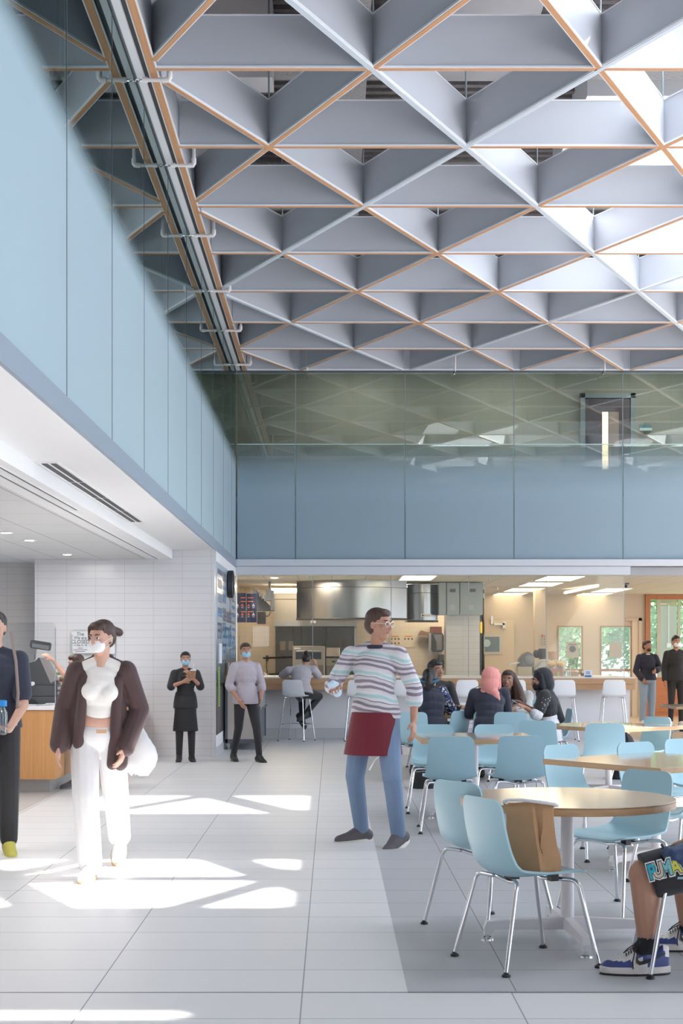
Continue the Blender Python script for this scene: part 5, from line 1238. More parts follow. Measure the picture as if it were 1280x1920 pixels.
# --- 2 person at the frame edge
h = Hum('person in a navy T-shirt holding a water bottle, cut off by the frame edge', (-2.50,10.8), 12, 1.80, skin_a,
    dict(el_L=P(44,1322,10.75), wr_L=P(17,1368,10.5), el_R=(-.25,.0,1.13), wr_R=(-.12,-.22,1.03), kn_L=(.10,-.1,.50), an_L=(.10,.02,.085)), look=-10, hands=('grip','grip'), vox=.008, palm={'L':((-.9,-.3,.25),(-.2,.2,1))})
h.face(); h.hair(hair_k); h.top(navy_f, .75, .020, 0, .04, .012, 'tshirt'); h.pants(blacks, .018, 1.95, .01); h.shoes(mat('shoe_yellow', (.55,.50,.10), .5), sole_w)
mk('bag_strap', MB().tube([P(20,1185,10.62),P(30,1240,10.60),P(34,1300,10.64),P(30,1360,10.7)], .012, 6), mat('strap_taupe', (.25,.20,.19), .7), h.root, True)
r = thing('water_bottle', 'clear water bottle with a bright blue cap held at the frame edge', 'bottle', P(3,1376,10.45))
mk('bottle_body', MB().lathe([(.02,0),(.034,.01),(.036,.10),(.034,.16),(.016,.20),(.014,.21)], P(5,1378,10.43), 20), glass_mat('bottle_plastic', (.8,.88,.95), .12, 1.), r, True)
mk('cap', MB().lathe([(.018,.205),(.03,.205),(.03,.245),(.02,.25)], P(5,1378,10.43), 20), mat('cap_blue', (.02,.25,.65), .4), r, True)

# --- 3 staff in black apron by the tiled wall
h = Hum('person in a black apron and blue mask raising an iced drink by the tiled wall', (-2.0,19.9), 8, 1.50, skin_b,
    dict(el_L=(.23,-.10,1.20), wr_L=(.075,-.24,1.36), el_R=(-.23,-.10,1.20), wr_R=(-.03,-.22,1.28)), hands=('grip','grip'), vox=.010, female=True, palm={'L':((-.5,-.3,.8),(-.6,.5,0)),'R':((.8,-.3,.4),(.3,.6,.2))})
h.face(lips=False); h.mask(maskb); h.hair(hair_k, 'bun'); h.top(blacks, 1.0, .016, 0, .10, .012); h.pants(blacks, .012, 1.95, .0)
h.garment('apron', mat('apron_black', (.013,.013,.016), .7), lambda mb: (mb.etube(h.J['pelvis']+V((0,-.01,.12)), .125, .105, h.J['pelvis']-V((0,0,.40)), .175, .135, Matrix.Identity(3)), mb.etube(h.J['pelvis']+V((0,-.06,.36)), .085, .06, h.J['pelvis']+V((0,-.04,.10)), .115, .085, Matrix.Identity(3))))
h.shoes(shoe_k)
cpos = P(362,1262,19.62)
r = thing('iced_drink', 'plastic cup of iced coffee with a straw held by the person in the apron', 'cup', cpos)
mk('cup', MB().lathe([(.028,0),(.040,.11),(.041,.115)], cpos-V((0,0,.08)), 18), mat('iced_coffee', (.30,.17,.09), .25), r, True); mk('lid', MB().lathe([(.043,.113),(.043,.122),(.03,.13)], cpos-V((0,0,.08)), 18), white, r, True); mk('straw', MB().tube([cpos+V((0,0,.03)), cpos+V((.005,.02,.13))], .004, 6), white, r, True)

# --- 4 staff in pale shirt beside the cart
h = Hum('person in a pale lilac shirt, dark trousers and mask striding past the stainless food cart', (X(460,19.9),19.9), 22, 1.62, skin_b,
    dict(el_L=(.25,-.02,1.12), wr_L=(.17,-.22,.93), el_R=(-.25,.02,1.13), wr_R=(-.16,-.20,.90), an_L=(.16,-.16,.085), kn_L=(.12,-.16,.5), an_R=(-.13,.16,.10), kn_R=(-.10,.02,.50)), look=-10, vox=.010)
h.face(lips=False); h.mask(maskb); h.hair(hair_b); lil = cloth('shirt_lilac_grey', (.42,.38,.43), .8); h.top(lil, 1.2, .018, 0, .10, .014); h.pants(blacks, .010, 1.96); h.shoes(shoe_k, mat('sole_grey', (.2,.2,.2), .6))

# --- 5 leaning on the bar, seen from behind
D = 24.6
h = Hum('person in a grey polo shirt leaning on the bar, seen from behind on a stool', (X(566,D),D), 180, 1.66, skin_b,
    dict(pelvis=P(566,1300,D-.02), hip_L=P(560,1300,D+.02), hip_R=P(578,1300,D+.02), sh_L=P(541,1257,D+.28), sh_R=P(588,1255,D+.30), neck=P(566,1249,D+.32), head=P(574,1238,D+.40),
         el_L=P(528,1268,D+.46), wr_L=P(545,1269,D+.66), el_R=P(597,1268,D+.42), wr_R=P(592,1246,D+.46), kn_L=P(566,1312,D+.42), an_L=P(566,1342,D+.18), kn_R=P(598,1306,D+.36), an_R=P(575,1336,D+.08)),
    look=0, pitch=35, hands=('flat','grip'), vox=.009, toe={'L':(.5,-.3,-.8),'R':(-.55,-.3,-.2)}, palm={'R':((-.3,.2,.9),(-.6,.5,0)),'L':((.5,.7,0),(0,0,-1))}, female=True)
h.hair(hair_k, 'bun'); h.top(cloth('polo_grey', (.46,.44,.48), .8, .5), .85, .022, 0, .02, .016, 'polo_shirt', w=1.12); h.pants(blacks, .016, 1.9); h.shoes(shoe_k, mat('sole_dark', (.03,.028,.03), .6))

# --- 6 striped man
stripe = cloth('striped_shirt', (.5,.5,.5), .8); t = NT(stripe); p = t.pos()
nz = t.n('ShaderNodeTexNoise'); nz.inputs['Scale'].default_value = 3.; g_ = t.n('ShaderNodeNewGeometry'); t.link(g_.outputs['Position'], nz.inputs['Vector'])
zz_ = t.m('ADD', t.m('ADD', p[2], t.m('MULTIPLY', p[0], .12)), t.m('MULTIPLY', nz.outputs['Fac'], .12))
q = t.m('FRACT', t.m('MULTIPLY', zz_, 25.)); q2 = t.m('FRACT', t.m('MULTIPLY', zz_, 6.25))
c1 = t.mix(t.m('GREATER_THAN', q, .5), (.56,.54,.58), (.22,.18,.23)); c2 = t.mix(t.m('GREATER_THAN', q2, .66), c1, t.mix(t.m('GREATER_THAN', q, .5), (.36,.54,.56), (.60,.60,.62)))
t.link(c2, t.b.inputs['Base Color'])
h = Hum('tall walking man in a striped shirt with a maroon apron and blue jeans', (.34,11.35), -22, 1.83, skin_b,
    dict(pelvis=(0,0,.96), sh_L=(.185,.0,1.41), sh_R=(-.19,-.02,1.41), neck=(.02,-.02,1.49), head=(.05,-.05,1.63), el_R=(-.30,-.12,1.18), wr_R=(-.17,-.33,1.17), el_L=(.28,.08,1.16), wr_L=(.30,.0,.92),
         an_R=V((.235,11.55,.09)), kn_R=V((.18,11.42,.52)), hip_R=(-.10,0,.94), an_L=V((.51,11.18,.10)), kn_L=V((.46,11.10,.53)), hip_L=(.09,0,.94)), look=75, pitch=4, hands=('relax','grip'), vox=.007, toe={'R':(-.9,-.4,-.05),'L':(-.6,-.6,-.35)}, palm={'R':((-.2,-.9,.2),(.4,0,-.9))})
h.face(); h.hair(hair_b); h.top(stripe, 1.35, .018, 0, .02, .016, 'striped_shirt'); h.pants(jeans, .016, 1.97, .006)
h.garment('apron', cloth('apron_maroon', (.13,.004,.016), .8), lambda mb: mb.etube(h.J['pelvis']+V((-.01,-.02,.03)), .18, .155, h.J['pelvis']+V((-.02,-.06,-.30)), .235, .205, Matrix.Rotation(h.rz,3,'Z')))
mk('apron_string', MB().tube([P(752,1398,11.3),P(738,1402,11.2),P(718,1412,11.15),P(703,1424,11.12),P(692,1444,11.12)], .006, 6), white, h.root, True)
h.garment('collar', navy_f, lambda mb: mb.tube([h.J['neck']+V((math.cos(a)*.072,math.sin(a)*.062,-.02)) for a in [2*PI*i/16 for i in range(17)]], .018, 8))
gls = MB()
for sx in (1,-1):
    gls.tube([h.H(sx*.033+.024*math.cos(a),-.092,.012+.019*math.sin(a)) for a in [2*PI*i/16 for i in range(17)]], .0022, 6); gls.tube([h.H(sx*.057,-.09,.016),h.H(sx*.078,-.04,.018),h.H(sx*.080,.02,.012)], .002, 6)
gls.tube([h.H(.009,-.094,.014),h.H(-.009,-.094,.014)], .002, 6)
mk('glasses', gls, steel, h.root, True)
for sd in 'L':
    pass
h.shoes(mat('shoe_grey', (.10,.09,.10), .6), sole_w)
r = thing('cleaning_cloth', 'crumpled pale blue cloth held up by the striped man', 'cloth', P(690,1300,11.0))
mb = MB(); w_ = h.J['wr_R']+V((-.02,-.09,.01))
for i in range(7): mb.ell(w_+V((random.gauss(0,.022),random.gauss(0,.015),random.gauss(.0,.022))), (.035,.022,.028), Euler((i,i*2,0)).to_matrix())
remeshed('cloth_body', mb, mat('cloth_pale_blue', (.50,.62,.74), .8, bump=.6, bscale=30), r, .006, 2)

# --- group at the table behind (7..11)
def seated(x, y, deg, hz, **J):
    b = dict(pelvis=(0,.02,.53), hip_L=(.09,-.02,.52), hip_R=(-.09,-.02,.52), kn_L=(.12,-.42,.53), kn_R=(-.12,-.42,.53), an_L=(.12,-.40,.09), an_R=(-.12,-.38,.09),
        sh_L=(.18,-.02,1.03), sh_R=(-.18,-.02,1.03), neck=(0,-.03,1.08), head=(0,-.06,1.23), el_L=(.24,-.12,.78), el_R=(-.24,-.12,.78), wr_L=(.14,-.36,.78), wr_R=(-.14,-.36,.78))
    b.update(J); return b
h = Hum('seated person in a navy vest with a patterned sleeve and a teal hair band', (1.22,17.2), 155, 1.72, skin_b,
    seated(0,0,0,0, pelvis=P(812,1372,17.15), sh_L=P(788,1300,17.3), sh_R=P(828,1298,17.35), neck=P(808,1291,17.35), head=P(806,1275,17.40), el_R=P(846,1332,17.45), wr_R=P(838,1322,17.75), el_L=P(782,1335,17.4)), look=15, pitch=12, hk=1.13, vox=.009, female=True)
h.hair(hair_k, 'pony'); h.top(navy_f, 1.5, .022, 0, .06, .010, 'vest')
pat = mat('patterned_sleeve', (.1,.1,.15), .6); t = NT(pat); vn = t.n('ShaderNodeTexVoronoi'); vn.inputs['Scale'].default_value = 55; tc = t.n('ShaderNodeTexCoord'); t.link(tc.outputs['Object'], vn.inputs['Vector'])
sep = t.n('ShaderNodeSeparateColor'); t.link(vn.outputs['Color'], sep.inputs[0])
t.link(t.mix(t.m('GREATER_THAN', sep.outputs[0], .72), t.mix(t.m('GREATER_THAN', sep.outputs[1], .6), (.015,.018,.04), (.05,.09,.30)), (.60,.60,.62)), t.b.inputs['Base Color'])
h.garment('patterned_sleeve', pat, lambda mb: h.arm(mb, 'R', .026, 1.85, .012))
mk('hair_band', MB().tube([h.H(.088*math.cos(a),.036+.098*math.sin(a),-.005-.045*math.sin(a)) for a in [2*PI*i/24 for i in range(25)]], .017, 8), mat('band_teal', (.01,.13,.22), .6), h.root, True)
h.pants(blacks, .016, 1.95); h.shoes(shoe_k)
h = Hum('seated short-haired man in a black shirt, half hidden behind the navy vest', (X(815,18.75),18.75), 25, 1.76, skin_c,
    seated(0,0,0,0, head=(.0,-.03,1.245), neck=(0,-.02,1.10), sh_L=(.20,-.02,1.05), sh_R=(-.20,-.02,1.05)), look=10, hk=1.13, vox=.009)
h.face(); h.hair(hair_k, 'short', [((0,-.05,.085),.03,(0,.03,.095),.045)]); h.top(blacks, 1.0, .018, 0, .04); h.pants(blacks, .014, 1.95); h.shoes(shoe_k)
h = Hum('seated person in a salmon pink headscarf and navy top, seen from behind', (X(918,17.0),17.0), 172, 1.72, skin_b,
    seated(0,0,0,0, pelvis=P(916,1372,16.98), sh_L=P(890,1302,17.1), sh_R=P(944,1300,17.15), neck=P(918,1293,17.12), head=P(921,1276,17.12), el_L=P(879,1338,17.25), wr_L=P(893,1334,17.5), el_R=P(950,1338,17.3)), look=-18, pitch=4, hk=1.2, vox=.009, female=True)
pink = cloth('scarf_pink', (.68,.27,.24), .75, .5)
h.hijab(pink, [((.05,.06,-.12),.05,(.06,.07,-.17),.03),((-.05,.06,-.12),.05,(-.085,.04,-.19),.03)])
h.top(cloth('top_navy', (.022,.024,.045), .8, .5), 1.8, .026, 0, .22, .016, 'long_top', w=1.12); h.pants(blacks, .016, 1.95); h.shoes(shoe_k); mk('cuff_stripe', MB().tube([h.J['el_L']+V((-.062,-.02,.03)),h.J['el_L']+V((-.06,.05,.02))], .008, 6), white, h.root, True)
h = Hum('seated person with long dark hair and a grey sweatshirt glancing back at us', (X(962,19.0),19.0), -28, 1.70, skin_c,
    seated(0,0,0,0, head=P(952,1276,18.85), neck=P(958,1296,18.95), sh_L=P(990,1304,18.95), sh_R=P(941,1306,19.05)), look=12, pitch=2, hk=1.13, vox=.008, female=True)
h.face(); h.hair(hair_b, 'long', [((.05,.02,.05),.05,(.11,.04,-.10),.06),((.11,.04,-.10),.06,(.17,.02,-.27),.055),((.15,.0,-.22),.045,(.20,-.02,-.36),.03)]); h.top(cloth('sweatshirt_grey', (.42,.41,.40), .85), 1.8, .020, 0, .05); h.pants(blacks, .014, 1.95); h.shoes(shoe_w)
mk('teeth', MB().ell(h.H(0,-.094,-.046), (.012,.003,.003), h.HM), eye_w, h.root, True)
h = Hum('seated person in a black headscarf and black mask, tapping a phone', (X(1028,17.6),17.6), -82, 1.72, skin_b,
    seated(0,0,0,0, pelvis=P(1030,1374,17.65), sh_L=P(1020,1306,17.45), sh_R=P(1026,1304,17.80), neck=P(1022,1294,17.62), head=P(1014,1277,17.62), el_L=P(1007,1341,17.35), wr_L=P(984,1326,17.4), el_R=P(1004,1336,17.8), wr_R=P(982,1322,17.65)), look=0, pitch=10, hk=1.2, vox=.008, female=True, hands=('point','relax'), palm={'L':((-.9,0,.35),(0,.3,-.9)),'R':((-.8,0,.5),(-.2,-.2,-.9))})
h.face(lips=False); h.mask(maskk)
blk_s = cloth('scarf_black', (.012,.013,.022), .75, .5); h.hijab(blk_s, [((.0,.03,-.12),.075,(.0,.06,-.24),.09),((.0,.09,-.22),.06,(.02,.13,-.42),.045),((-.02,-.01,-.16),.06,(.0,-.06,-.26),.05)])
h.top(cloth('blouse_white', (.66,.66,.70), .7), 1.1, .020, 0, .10, .020, 'white_blouse'); dots = blacks
h.garment('dotted_top', blacks, lambda mb: (h.torso(mb, .027, .62, 1.), h.arm(mb, 'L', .030, .72, .01), h.arm(mb, 'R', .030, .72, .01)))
a, b = h.J['sh_L'], h.J['el_L']; ux = (b-a).normalized(); rng = random.Random(2)
for k in range(16):
    t_ = .05+.62*((k*.618) % 1); an = -PI/2+rng.uniform(-1.2,1.2); c = a.lerp(b, t_)+V((math.cos(an),math.sin(an),0))*.083
    mk('pearl', MB().ell(c, (.006,)*3, None, 8, 6), shoe_w, h.root, True)
h.pants(blacks, .016, 1.95); h.shoes(shoe_k)
r = thing('phone', 'pale blue phone held in the hands of the person in the black headscarf', 'phone', P(966,1320,17.4)); 
ph = Matrix.Rotation(math.radians(35), 3, 'Y'); c = P(967,1318,17.42); mk('phone_body', MB().prism([c+ph@V(q) for q in ((-.06,-.03,0),(.06,-.03,0),(.06,.03,0),(-.06,.03,0))], ph@V((0,0,.008))), mat('phone_blue', (.25,.45,.6), .3), r, True, smooth=False); mk('phone_screen', MB().prism([c+ph@V(q)+ph@V((0,0,.0085)) for q in ((-.055,-.027,0),(.055,-.027,0),(.055,.027,0),(-.055,.027,0))], ph@V((0,0,.001))), blackp, r, True, smooth=False)
# things on the group's table
r = thing('snack_bag', 'yellow and red crisp packet leaning beside the pink headscarf person', 'bag', P(884,1341,17.62))
mb = MB(); rows = []
for i in range(9):
    t = i/8; c = P(878+16*t,1338-47*t,17.62); wd = .075; th = .004+.035*math.sin(PI*t)
    rows.append([c+V((math.cos(a)*wd*.95, math.sin(a)*th, math.cos(a)*wd*.45)) for a in [2*PI*q/20 for q in range(20)]])
vs = mb.sheet(rows, True); mb.bm.faces.new(vs[0][::-1]); mb.bm.faces.new(vs[-1])
cm = mat('crisp_packet', (.8,.5,.03), .3); t = NT(cm); nz = t.n('ShaderNodeTexNoise'); nz.inputs['Scale'].default_value = 9; tc = t.n('ShaderNodeTexCoord'); t.link(tc.outputs['Object'], nz.inputs['Vector']); rp = t.n('ShaderNodeValToRGB'); rp.color_ramp.interpolation = 'CONSTANT'
for e_, (ps, c_) in enumerate(((0,(.20,.38,.50,1)),(.42,(.75,.42,.02,1)),(.56,(.55,.06,.04,1)),(.64,(.75,.72,.68,1)))):
    el = rp.color_ramp.elements[e_] if e_ < 2 else rp.color_ramp.elements.new(ps); el.position = ps; el.color = c_
t.link(nz.outputs['Fac'], rp.inputs[0]); t.link(rp.outputs[0], t.b.inputs['Base Color']); mk('packet', mb, cm, r, True, sharp=60); mk('crimped_edge', MB().tube([P(892,1289,17.62)+V((-.07,0,-.03)), P(892,1289,17.62)+V((.07,0,.03))], .005, 6), steel, r, True)
r = thing('folded_phone', 'small black open clamshell device on the seated group\'s table', 'device', P(860,1338,17.55)); mk('lower_half', MB().prism([P(855,1336,17.5),P(861,1334,17.5),P(866,1322,17.5),P(862,1326,17.5),P(857,1323,17.5)], (0,.08,0)), blackp, r, True, smooth=False); mk('hinge', MB().tube([P(857,1336,17.5),P(861,1334,17.58)], .006, 6), blackp, r, True)
r = thing('spectacles_case', 'slim brown case lying on the seated group\'s table', 'case', P(862,1340,17.5)); mk('case_body', MB().cap((X(857,17.5),17.5,.757),(X(867,17.5),17.52,.757)[0:3] if False else V((X(867,17.5),17.52,.757)), .014) if False else MB().cap(V((X(856,17.5),17.5,.757)), .014, V((X(867,17.5),17.52,.757)), .014), mat('case_brown', (.20,.07,.05), .5), r, True); mk('clasp', MB().box((X(860,17.5),17.484,.752),(X(862,17.5),17.488,.762)), chrome, r, True)
r = thing('newspaper', 'open white papers lying on the table in front of the grey sweatshirt person', 'papers', P(960,1336,18.2)); mk('sheet', MB().prism([V((1.98,17.55,.742)),V((2.13,17.45,.742)),V((2.13,17.95,.742)),V((1.98,18.05,.742))], (0,0,.012)), shoe_w, r, True, smooth=False); mk('sheet', MB().prism([V((1.75,17.8,.742)),V((1.97,17.6,.742)),V((1.97,18.1,.742)),V((1.78,18.15,.742))], (0,0,.008)), shoe_w, r, True, smooth=False)

# --- 12, 13 standing by the lounge window
h = Hum('bearded standing person in a navy sweater and light jeans near the cherry wood frame', (X(1213,29.9),29.9), 10, 1.73, skin_b, dict(el_L=(.26,-.05,1.17), wr_L=(.10,-.22,1.12), el_R=(-.25,0,1.12), wr_R=(-.17,-.16,.95)), look=20, vox=.012)
h.face(); h.hair(hair_b); h.garment('beard', hair_b, lambda mb: mb.ell(h.H(0,-.05,-.06), (.055,.05,.045), h.HM)); h.top(navy_f, 1.9, .022, 0, .02, .014, 'sweater'); h.garment('shirt_collar', shoe_w, lambda mb: mb.tube([h.J['neck']+V((math.cos(a)*.07,math.sin(a)*.06,-.01)) for a in [2*PI*i/16 for i in range(17)]], .016, 8)); h.pants(cloth('denim_light', (.28,.38,.50), .8), .018, 1.96, .01); h.shoes(shoe_w)
h = Hum('standing person all in black with a white mask beside the lounge window', (X(1267,29.2),29.2), 0, 1.82, skin_b, dict(), look=5, vox=.012)
h.face(lips=False); h.mask(maskw); h.hair(hair_k, 'short', [((0,-.05,.085),.03,(0,.03,.095),.045)]); h.top(blacks, 1.95, .020, 0, .06, .008); h.pants(blacks, .012, 1.96); h.shoes(shoe_w)

# --- 15 customer reaching to the register
h = Hum('dark haired person behind the brown jacket walker reaching an arm toward the cash register', (-2.72,16.1), -70, 1.50, skin_a,
    dict(head=P(142,1245,16.1), neck=P(148,1266,16.1), sh_L=P(146,1278,15.92), sh_R=P(150,1278,16.28), el_L=P(118,1262,15.95), wr_L=P(98,1236,16.0), an_L=V((-2.80,15.98,.09))), look=0, pitch=12, vox=.009, female=True, palm={'L':((-.8,0,.55),(0,.4,-.9))})
h.face(hair_b); h.hair(hair_b, 'short'); h.top(blacks, .35, .014, 0, .03); h.pants(blacks, .014, 1.95); h.shoes(mat('shoe_grey', (.10,.09,.10), .6), mat('sole_grey', (.2,.2,.2), .6))

# --- 14 seated person in shorts, nearest
S = 6.78
h = Hum('seated person in black printed shorts, bare leg and navy-white sneaker at the frame edge', (1.80,6.98), -88, 1.80, skin_b,
    dict(pelvis=V((1.93,6.98,.55)), hip_L=V((1.90,6.86,.55)), hip_R=V((1.90,7.10,.55)), kn_L=P(1207,1640,S), an_L=P(1215,1772,S), kn_R=V((1.72,7.16,.50)), an_R=V((1.80,7.32,.09)),
         sh_L=V((2.06,6.80,1.07)), sh_R=V((2.06,7.16,1.07)), neck=V((2.05,6.98,1.12)), head=V((2.02,6.98,1.28)), el_L=V((2.02,6.74,.80)), wr_L=V((1.86,6.86,.70)), el_R=V((2.02,7.2,.80)), wr_R=V((1.86,7.02,.70))),
    vox=.0055, nofeet=True, legk=1.28, toe={'L':(-1,-.05,-.02),'R':(-1,.05,-.02)})
h.face(); h.hair(hair_k)
shorts = cloth('shorts_black', (.018,.016,.019), .85, .3)
def sh_(mb):
    for sd in 'LR':
        a, b = h.J['hip_'+sd], h.J['kn_'+sd]; M_ = basis(V((0,1,0)), V((1,0,.42))); dz = V((0,0,-.010))
        mb.etube(a.lerp(b,-.05)+dz, .112, .125, a.lerp(b,.97 if sd == 'L' else .7)+dz, .106, .112, M_)
    h.torso(mb, .02, 0, .2)
h.garment('shorts', shorts, sh_, .007, 6)
navj = cloth('jacket_navy', (.018,.045,.12), .55, .6, 22)
h.top(navj, 1.9, .030, 0, 0, .02, 'jacket'); h.garment('jacket_hem', navj, lambda mb: (mb.cap(P(1262,1606,6.70), .045, P(1300,1600,6.75), .075), mb.cap(P(1250,1598,6.72), .03, P(1275,1615,6.70), .045)), .007)
mk('zip_pull', MB().tube([P(1239,1583,6.66),P(1243,1588,6.66),P(1240,1592,6.66)], .006, 6), black, h.root, True)
sock = cloth('sock_black', (.016,.015,.018), .9, .3, 60)
for sd in 'LR':
    j = h.J
    mb = MB(); a, b = j['kn_'+sd], j['an_'+sd]; mb.cap(b.lerp(a,.27), .053, b.lerp(a,.12), .050).cap(b.lerp(a,.12), .050, b, .052).cap(b, .048, b+V((-.03,0,-.02)), .046); o = remeshed('sock', mb, sock, h.root, .005, 3)
    if sd == 'L': mk('emblem', MB().lathe([(.008,-.0005),(.0105,-.0005),(.0105,.0015),(.008,.0015)], P(1222,1752,S)+V((0,-.0535,0)), 16, 'Y'), steel, o, True)
# sneaker in detail
def sneaker(an, name, side_y):
    """toe points to -x; an = ankle"""
    r = mk(name, MB(), white, h.root, True) if False else None
    mb = MB(); x0 = an.x-.215; L = .315; rows = []
    navs = mat('sneaker_navy', (.035,.055,.20), .45); wht = mat('sneaker_white', (.70,.68,.66), .5)
    def hw(u): return .052*(max(0,1-(2*abs(u-.5))**3.2))**.5*(1.0 if u < .45 else .9-.10*math.sin((u-.45)*PI))
    # upper profile height along the foot, u 0 toe .. 1 heel
    def ht(u):
        pts = ((0,.045),(.06,.060),(.18,.072),(.32,.082),(.45,.108),(.58,.142),(.64,.150),(.72,.120),(.82,.118),(.92,.138),(1,.128))
        for (a, b), (c, d) in zip(pts, pts[1:]):
            if a <= u <= c: return b+(d-b)*(u-a)/(c-a)
        return .12
    U = 44; K = 18; navf = []
    for i in range(U+1):
        u = i/U; x = x0+u*L; w = max(.006, hw(min(max(u,.004),.996))); hgt = ht(u)-.030; row = []
        for k in range(K+1):
            a = PI*k/K; row.append((x-(.010 if u < .5 else -.006)*0, an.y-math.cos(a)*w*(1-.28*math.sin(a)**2*(1 if u > .3 else .4)), .030+hgt*math.sin(a)**(.62)))
        rows.append(row)
    vs = mb.sheet(rows); mb.bm.faces.new(vs[0]); mb.bm.faces.new(vs[-1][::-1]); mb.bm.faces.ensure_lookup_table()
    for f in mb.bm.faces:
        c = f.calc_center_median(); u = (c.x-x0)/L; zz = (c.z-.03)
        toe_band = u < .33 and zz < .026+.010*(u > .05); heel = u > .60 and zz < .082 and zz > .0 ; mid = .33 <= u < .44 and zz < .040-(u-.33)*.0; collar = .62 < u < .9 and zz > .082
        f.material_index = 1 if (toe_band or heel and not (.60 < u < .66 and zz < .02) or mid or collar or (.50 < u < .60 and .055 < zz < .095)) else 0
        if u > .93 and zz > .05: f.material_index = 0
    o = mk('sneaker', mb, [wht, navs], h.root, True, sharp=80)
    def outline(sc, z): return [(x0-.006+L*.5*1.04+math.cos(t)*L*.525*sc, an.y+math.sin(t)*.056*(1-.10*math.cos(t))*sc*(1.0), z) for t in [2*PI*i/40 for i in range(40)]]
    mb = MB(); vs = mb.sheet([outline(.99,.006), outline(1.0,.010), outline(1.0,.036), outline(.97,.040)], True); mb.bm.faces.new(vs[0][::-1]); mb.bm.faces.new(vs[-1])
    mk('midsole', mb, mat('midsole_cream', (.60,.57,.54), .6, var=.2, vscale=20), o, True)
    mb = MB(); vs = mb.sheet([outline(.96,0), outline(1.0,.004), outline(1.0,.011)], True); mb.bm.faces.new(vs[0][::-1]); mb.bm.faces.new(vs[-1]); mk('outsole', mb, black, o, True)
    ys = an.y-.058*side_y
    def sp(u, z): # point on the visible flank
        return Vector((x0+u*L, an.y-side_y*(hw(u)*1.0+.004), z))
    sw = [(.535,.105),(.50,.088),(.505,.066),(.56,.056),(.66,.066),(.80,.088),(.92,.108),(.80,.078),(.66,.052),(.55,.044),(.49,.050),(.475,.075),(.49,.098)]
    sw = [(.51,.108),(.482,.088),(.486,.062),(.53,.051),(.62,.056),(.74,.072),(.93,.100),(.93,.104),(.74,.084),(.62,.073),(.55,.068),(.515,.074),(.510,.090)]
    mb = MB(); mb.prism([sp(u,z) for u, z in sw], (0,-.002*side_y,0)); mk('swoosh_emblem', mb, black, o, True, smooth=False)
    for i in range(6):
        u = .36+.036*i; z = ht(u)+.002; w = .020
        mk('lace', MB().tube([(x0+u*L,an.y-w,z-.006),(x0+(u+.01)*L,an.y,z+.004),(x0+(u+.02)*L,an.y+w,z-.004)], .0032, 6), black, o, True)
    mk('lace_bow', MB().tube([(x0+.56*L,an.y-.02,.146),(x0+.48*L,an.y-.045,.150),(x0+.36*L,an.y-.052,.128),(x0+.30*L,an.y-.05,.108),(x0+.40*L,an.y-.045,.125),(x0+.54*L,an.y-.022,.140)], .003, 6), black, o, True)
    mk('lace_end', MB().tube([(x0+.55*L,an.y-.02,.143),(x0+.47*L,an.y-.050,.120),(x0+.43*L,an.y-.060,.07),(x0+.435*L,an.y-.062,.035)], .003, 6), black, o, True)
    mk('tongue', MB().prism([(x0+.50*L,an.y-.026,.125),(x0+.615*L,an.y-.026,.182),(x0+.64*L,an.y-.024,.178),(x0+.60*L,an.y-.026,.125)], (0,.052,0)), wht, o, True)
    for k in range(5): mk('perforation', MB().ell((x0+(.12+.03*k)*L, an.y-.012, ht(.12+.03*k)+.0), (.002,.002,.0015), None, 8, 5), grey_m, o, True)
sneaker(V((P(1213,1776,S).x, S, .09)), 'sneaker', 1)
sneaker(V((1.80, 7.32, .09)), 'sneaker', 1)
# printed word on the shorts
tm = [mat('print_white', (.75,.75,.75), .6), mat('print_cyan', (.02,.35,.45), .6), mat('print_cream', (.60,.48,.38), .6), mat('print_teal', (.20,.50,.52), .6), mat('print_yellow', (.60,.58,.08), .6)]
thd = (h.J['hip_L']-h.J['kn_L']).normalized()
rotp = Matrix.Rotation(math.radians(12), 4, 'Y').inverted()
pr = Matrix.Translation(P(1246,1630,6.68)) @ Euler((math.radians(78), math.radians(-14), math.radians(3))).to_matrix().to_4x4()
for i, (ch, px, py, c) in enumerate((('P',1222,1636,1),('U',1233,1633,2),('M',1248,1629,3),('A',1266,1625,4))):
    for j, (of, off, mm) in enumerate(((.013,0,tm[0]),(.0075,-.0014,black),(.0035,-.0028,tm[c]))):
        text('print_letter', ch, .095, P(px,py,6.662)+V((0,off,0)), Euler((math.radians(86),math.radians(-14),math.radians(-3))), mm, h.root, ext=.0012, sx=.74, off=of)
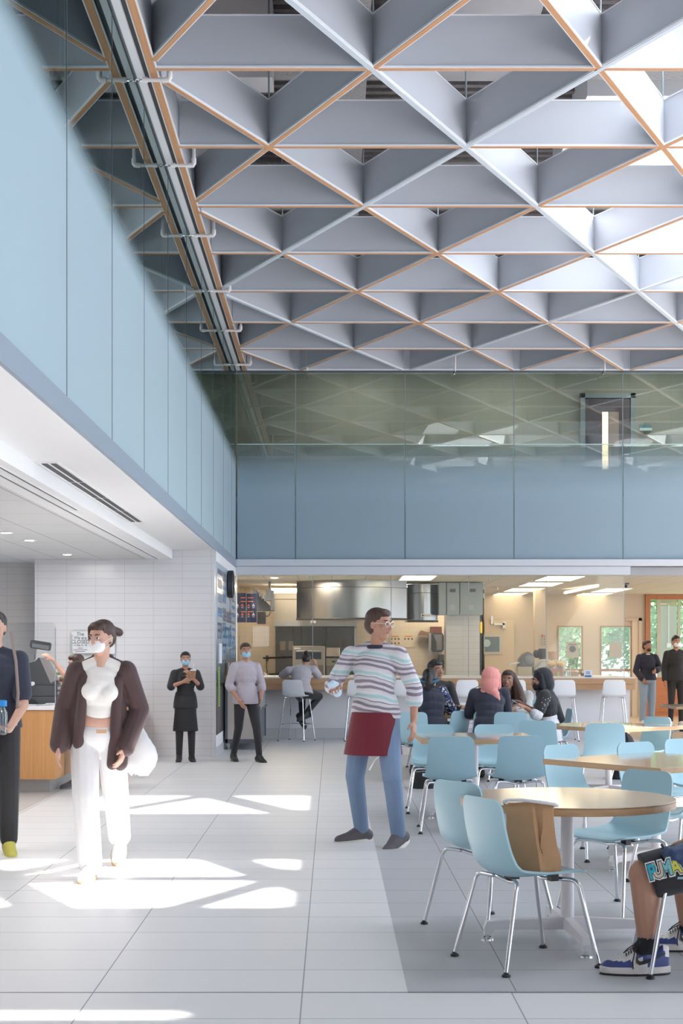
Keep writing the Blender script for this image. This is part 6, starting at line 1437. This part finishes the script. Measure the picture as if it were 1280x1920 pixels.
# bags under the tables
def backpack(x, y, label, s=1.):
    r = thing('backpack', label, 'bag', (x,y,0)); mb = MB()
    mb.ell((x,y,.20*s), (.16*s,.11*s,.20*s)).ell((x,y,.30*s), (.13*s,.09*s,.15*s)).ell((x,y-.08*s,.14*s), (.11*s,.06*s,.10*s)).etube(V((x,y,.0)), .14*s, .10*s, V((x,y,.12*s)), .15*s, .11*s, Matrix.Identity(3))
    remeshed('bag_body', mb, blacks, r, .01, 4); mk('strap', MB().tube([(x-.05*s,y-.09*s,.36*s),(x-.02*s,y-.06*s,.47*s),(x+.02*s,y-.06*s,.47*s),(x+.05*s,y-.09*s,.36*s)], .01, 6), black, r, True)
    mk('pocket_zip', MB().tube([(x-.09*s,y-.125*s,.20*s),(x,y-.145*s,.21*s),(x+.09*s,y-.125*s,.20*s)], .004, 6), steel, r, True)
backpack(1.00, 16.0, 'black backpack on the floor beneath the oblong table', .95)
backpack(3.42, 17.2, 'black backpack behind the corner of the sunlit oak table', 1.25)
# ================================================================ light and camera
w = bpy.data.worlds.new('World'); SC.world = w; w.use_nodes = True; nt = w.node_tree
bg = nt.nodes['Background']; bg.inputs[0].default_value = (.78,.87,1,1); bg.inputs[1].default_value = WORLD
sl = bpy.data.lights.new('sun', 'SUN'); sl.energy = SUN; sl.angle = math.radians(.9); sl.color = (1,.96,.9)
so = bpy.data.objects.new('sun', sl); COL.objects.link(so)
so.rotation_euler = Vector((-SX, SY, -6.4)).normalized().to_track_quat('-Z', 'Y').to_euler()
for i, h in enumerate(holes):
    area('skylight_daylight', ((h[0]+h[1])/2,(h[2]+h[3])/2,8.88), (0,0,0), h[1]-h[0]-.1, h[3]-h[2]-.1, SKY, (.86,.93,1))
for i, y in enumerate((3,9,15,20)): area('gallery_lamp', (XL-1.2,y,6.85), (0,0,0), .3, 1.2, 14, (1,.93,.82))
for i, x in enumerate((.5,3.2,6,9)): area('gallery_lamp', (x,YB+1.1,6.85), (0,0,0), 1.2, .3, GAL, (1,.95,.86))
for i, y in enumerate((7,10,13,16,19)): area('servery_lamp', (-3.6,y,2.80), (0,0,0), .5, .5, SERV, (1,.97,.93))
cam = bpy.data.cameras.new('camera'); co = bpy.data.objects.new('camera', cam); COL.objects.link(co)
co.location = (0,0,EYE); co.rotation_euler = (PI/2,0,0)
cam.sensor_fit = 'HORIZONTAL'; cam.sensor_width = 36; cam.lens = 36*FPX/1280
cam.shift_x = (640-CX)/1280; cam.shift_y = (CY-960)/1280; cam.clip_end = 400
SC.camera = co
SC.view_settings.view_transform = 'Standard'; SC.view_settings.look = 'None'; SC.view_settings.gamma = 1; SC.view_settings.exposure = EXPO
SC.view_settings.use_curve_mapping = False
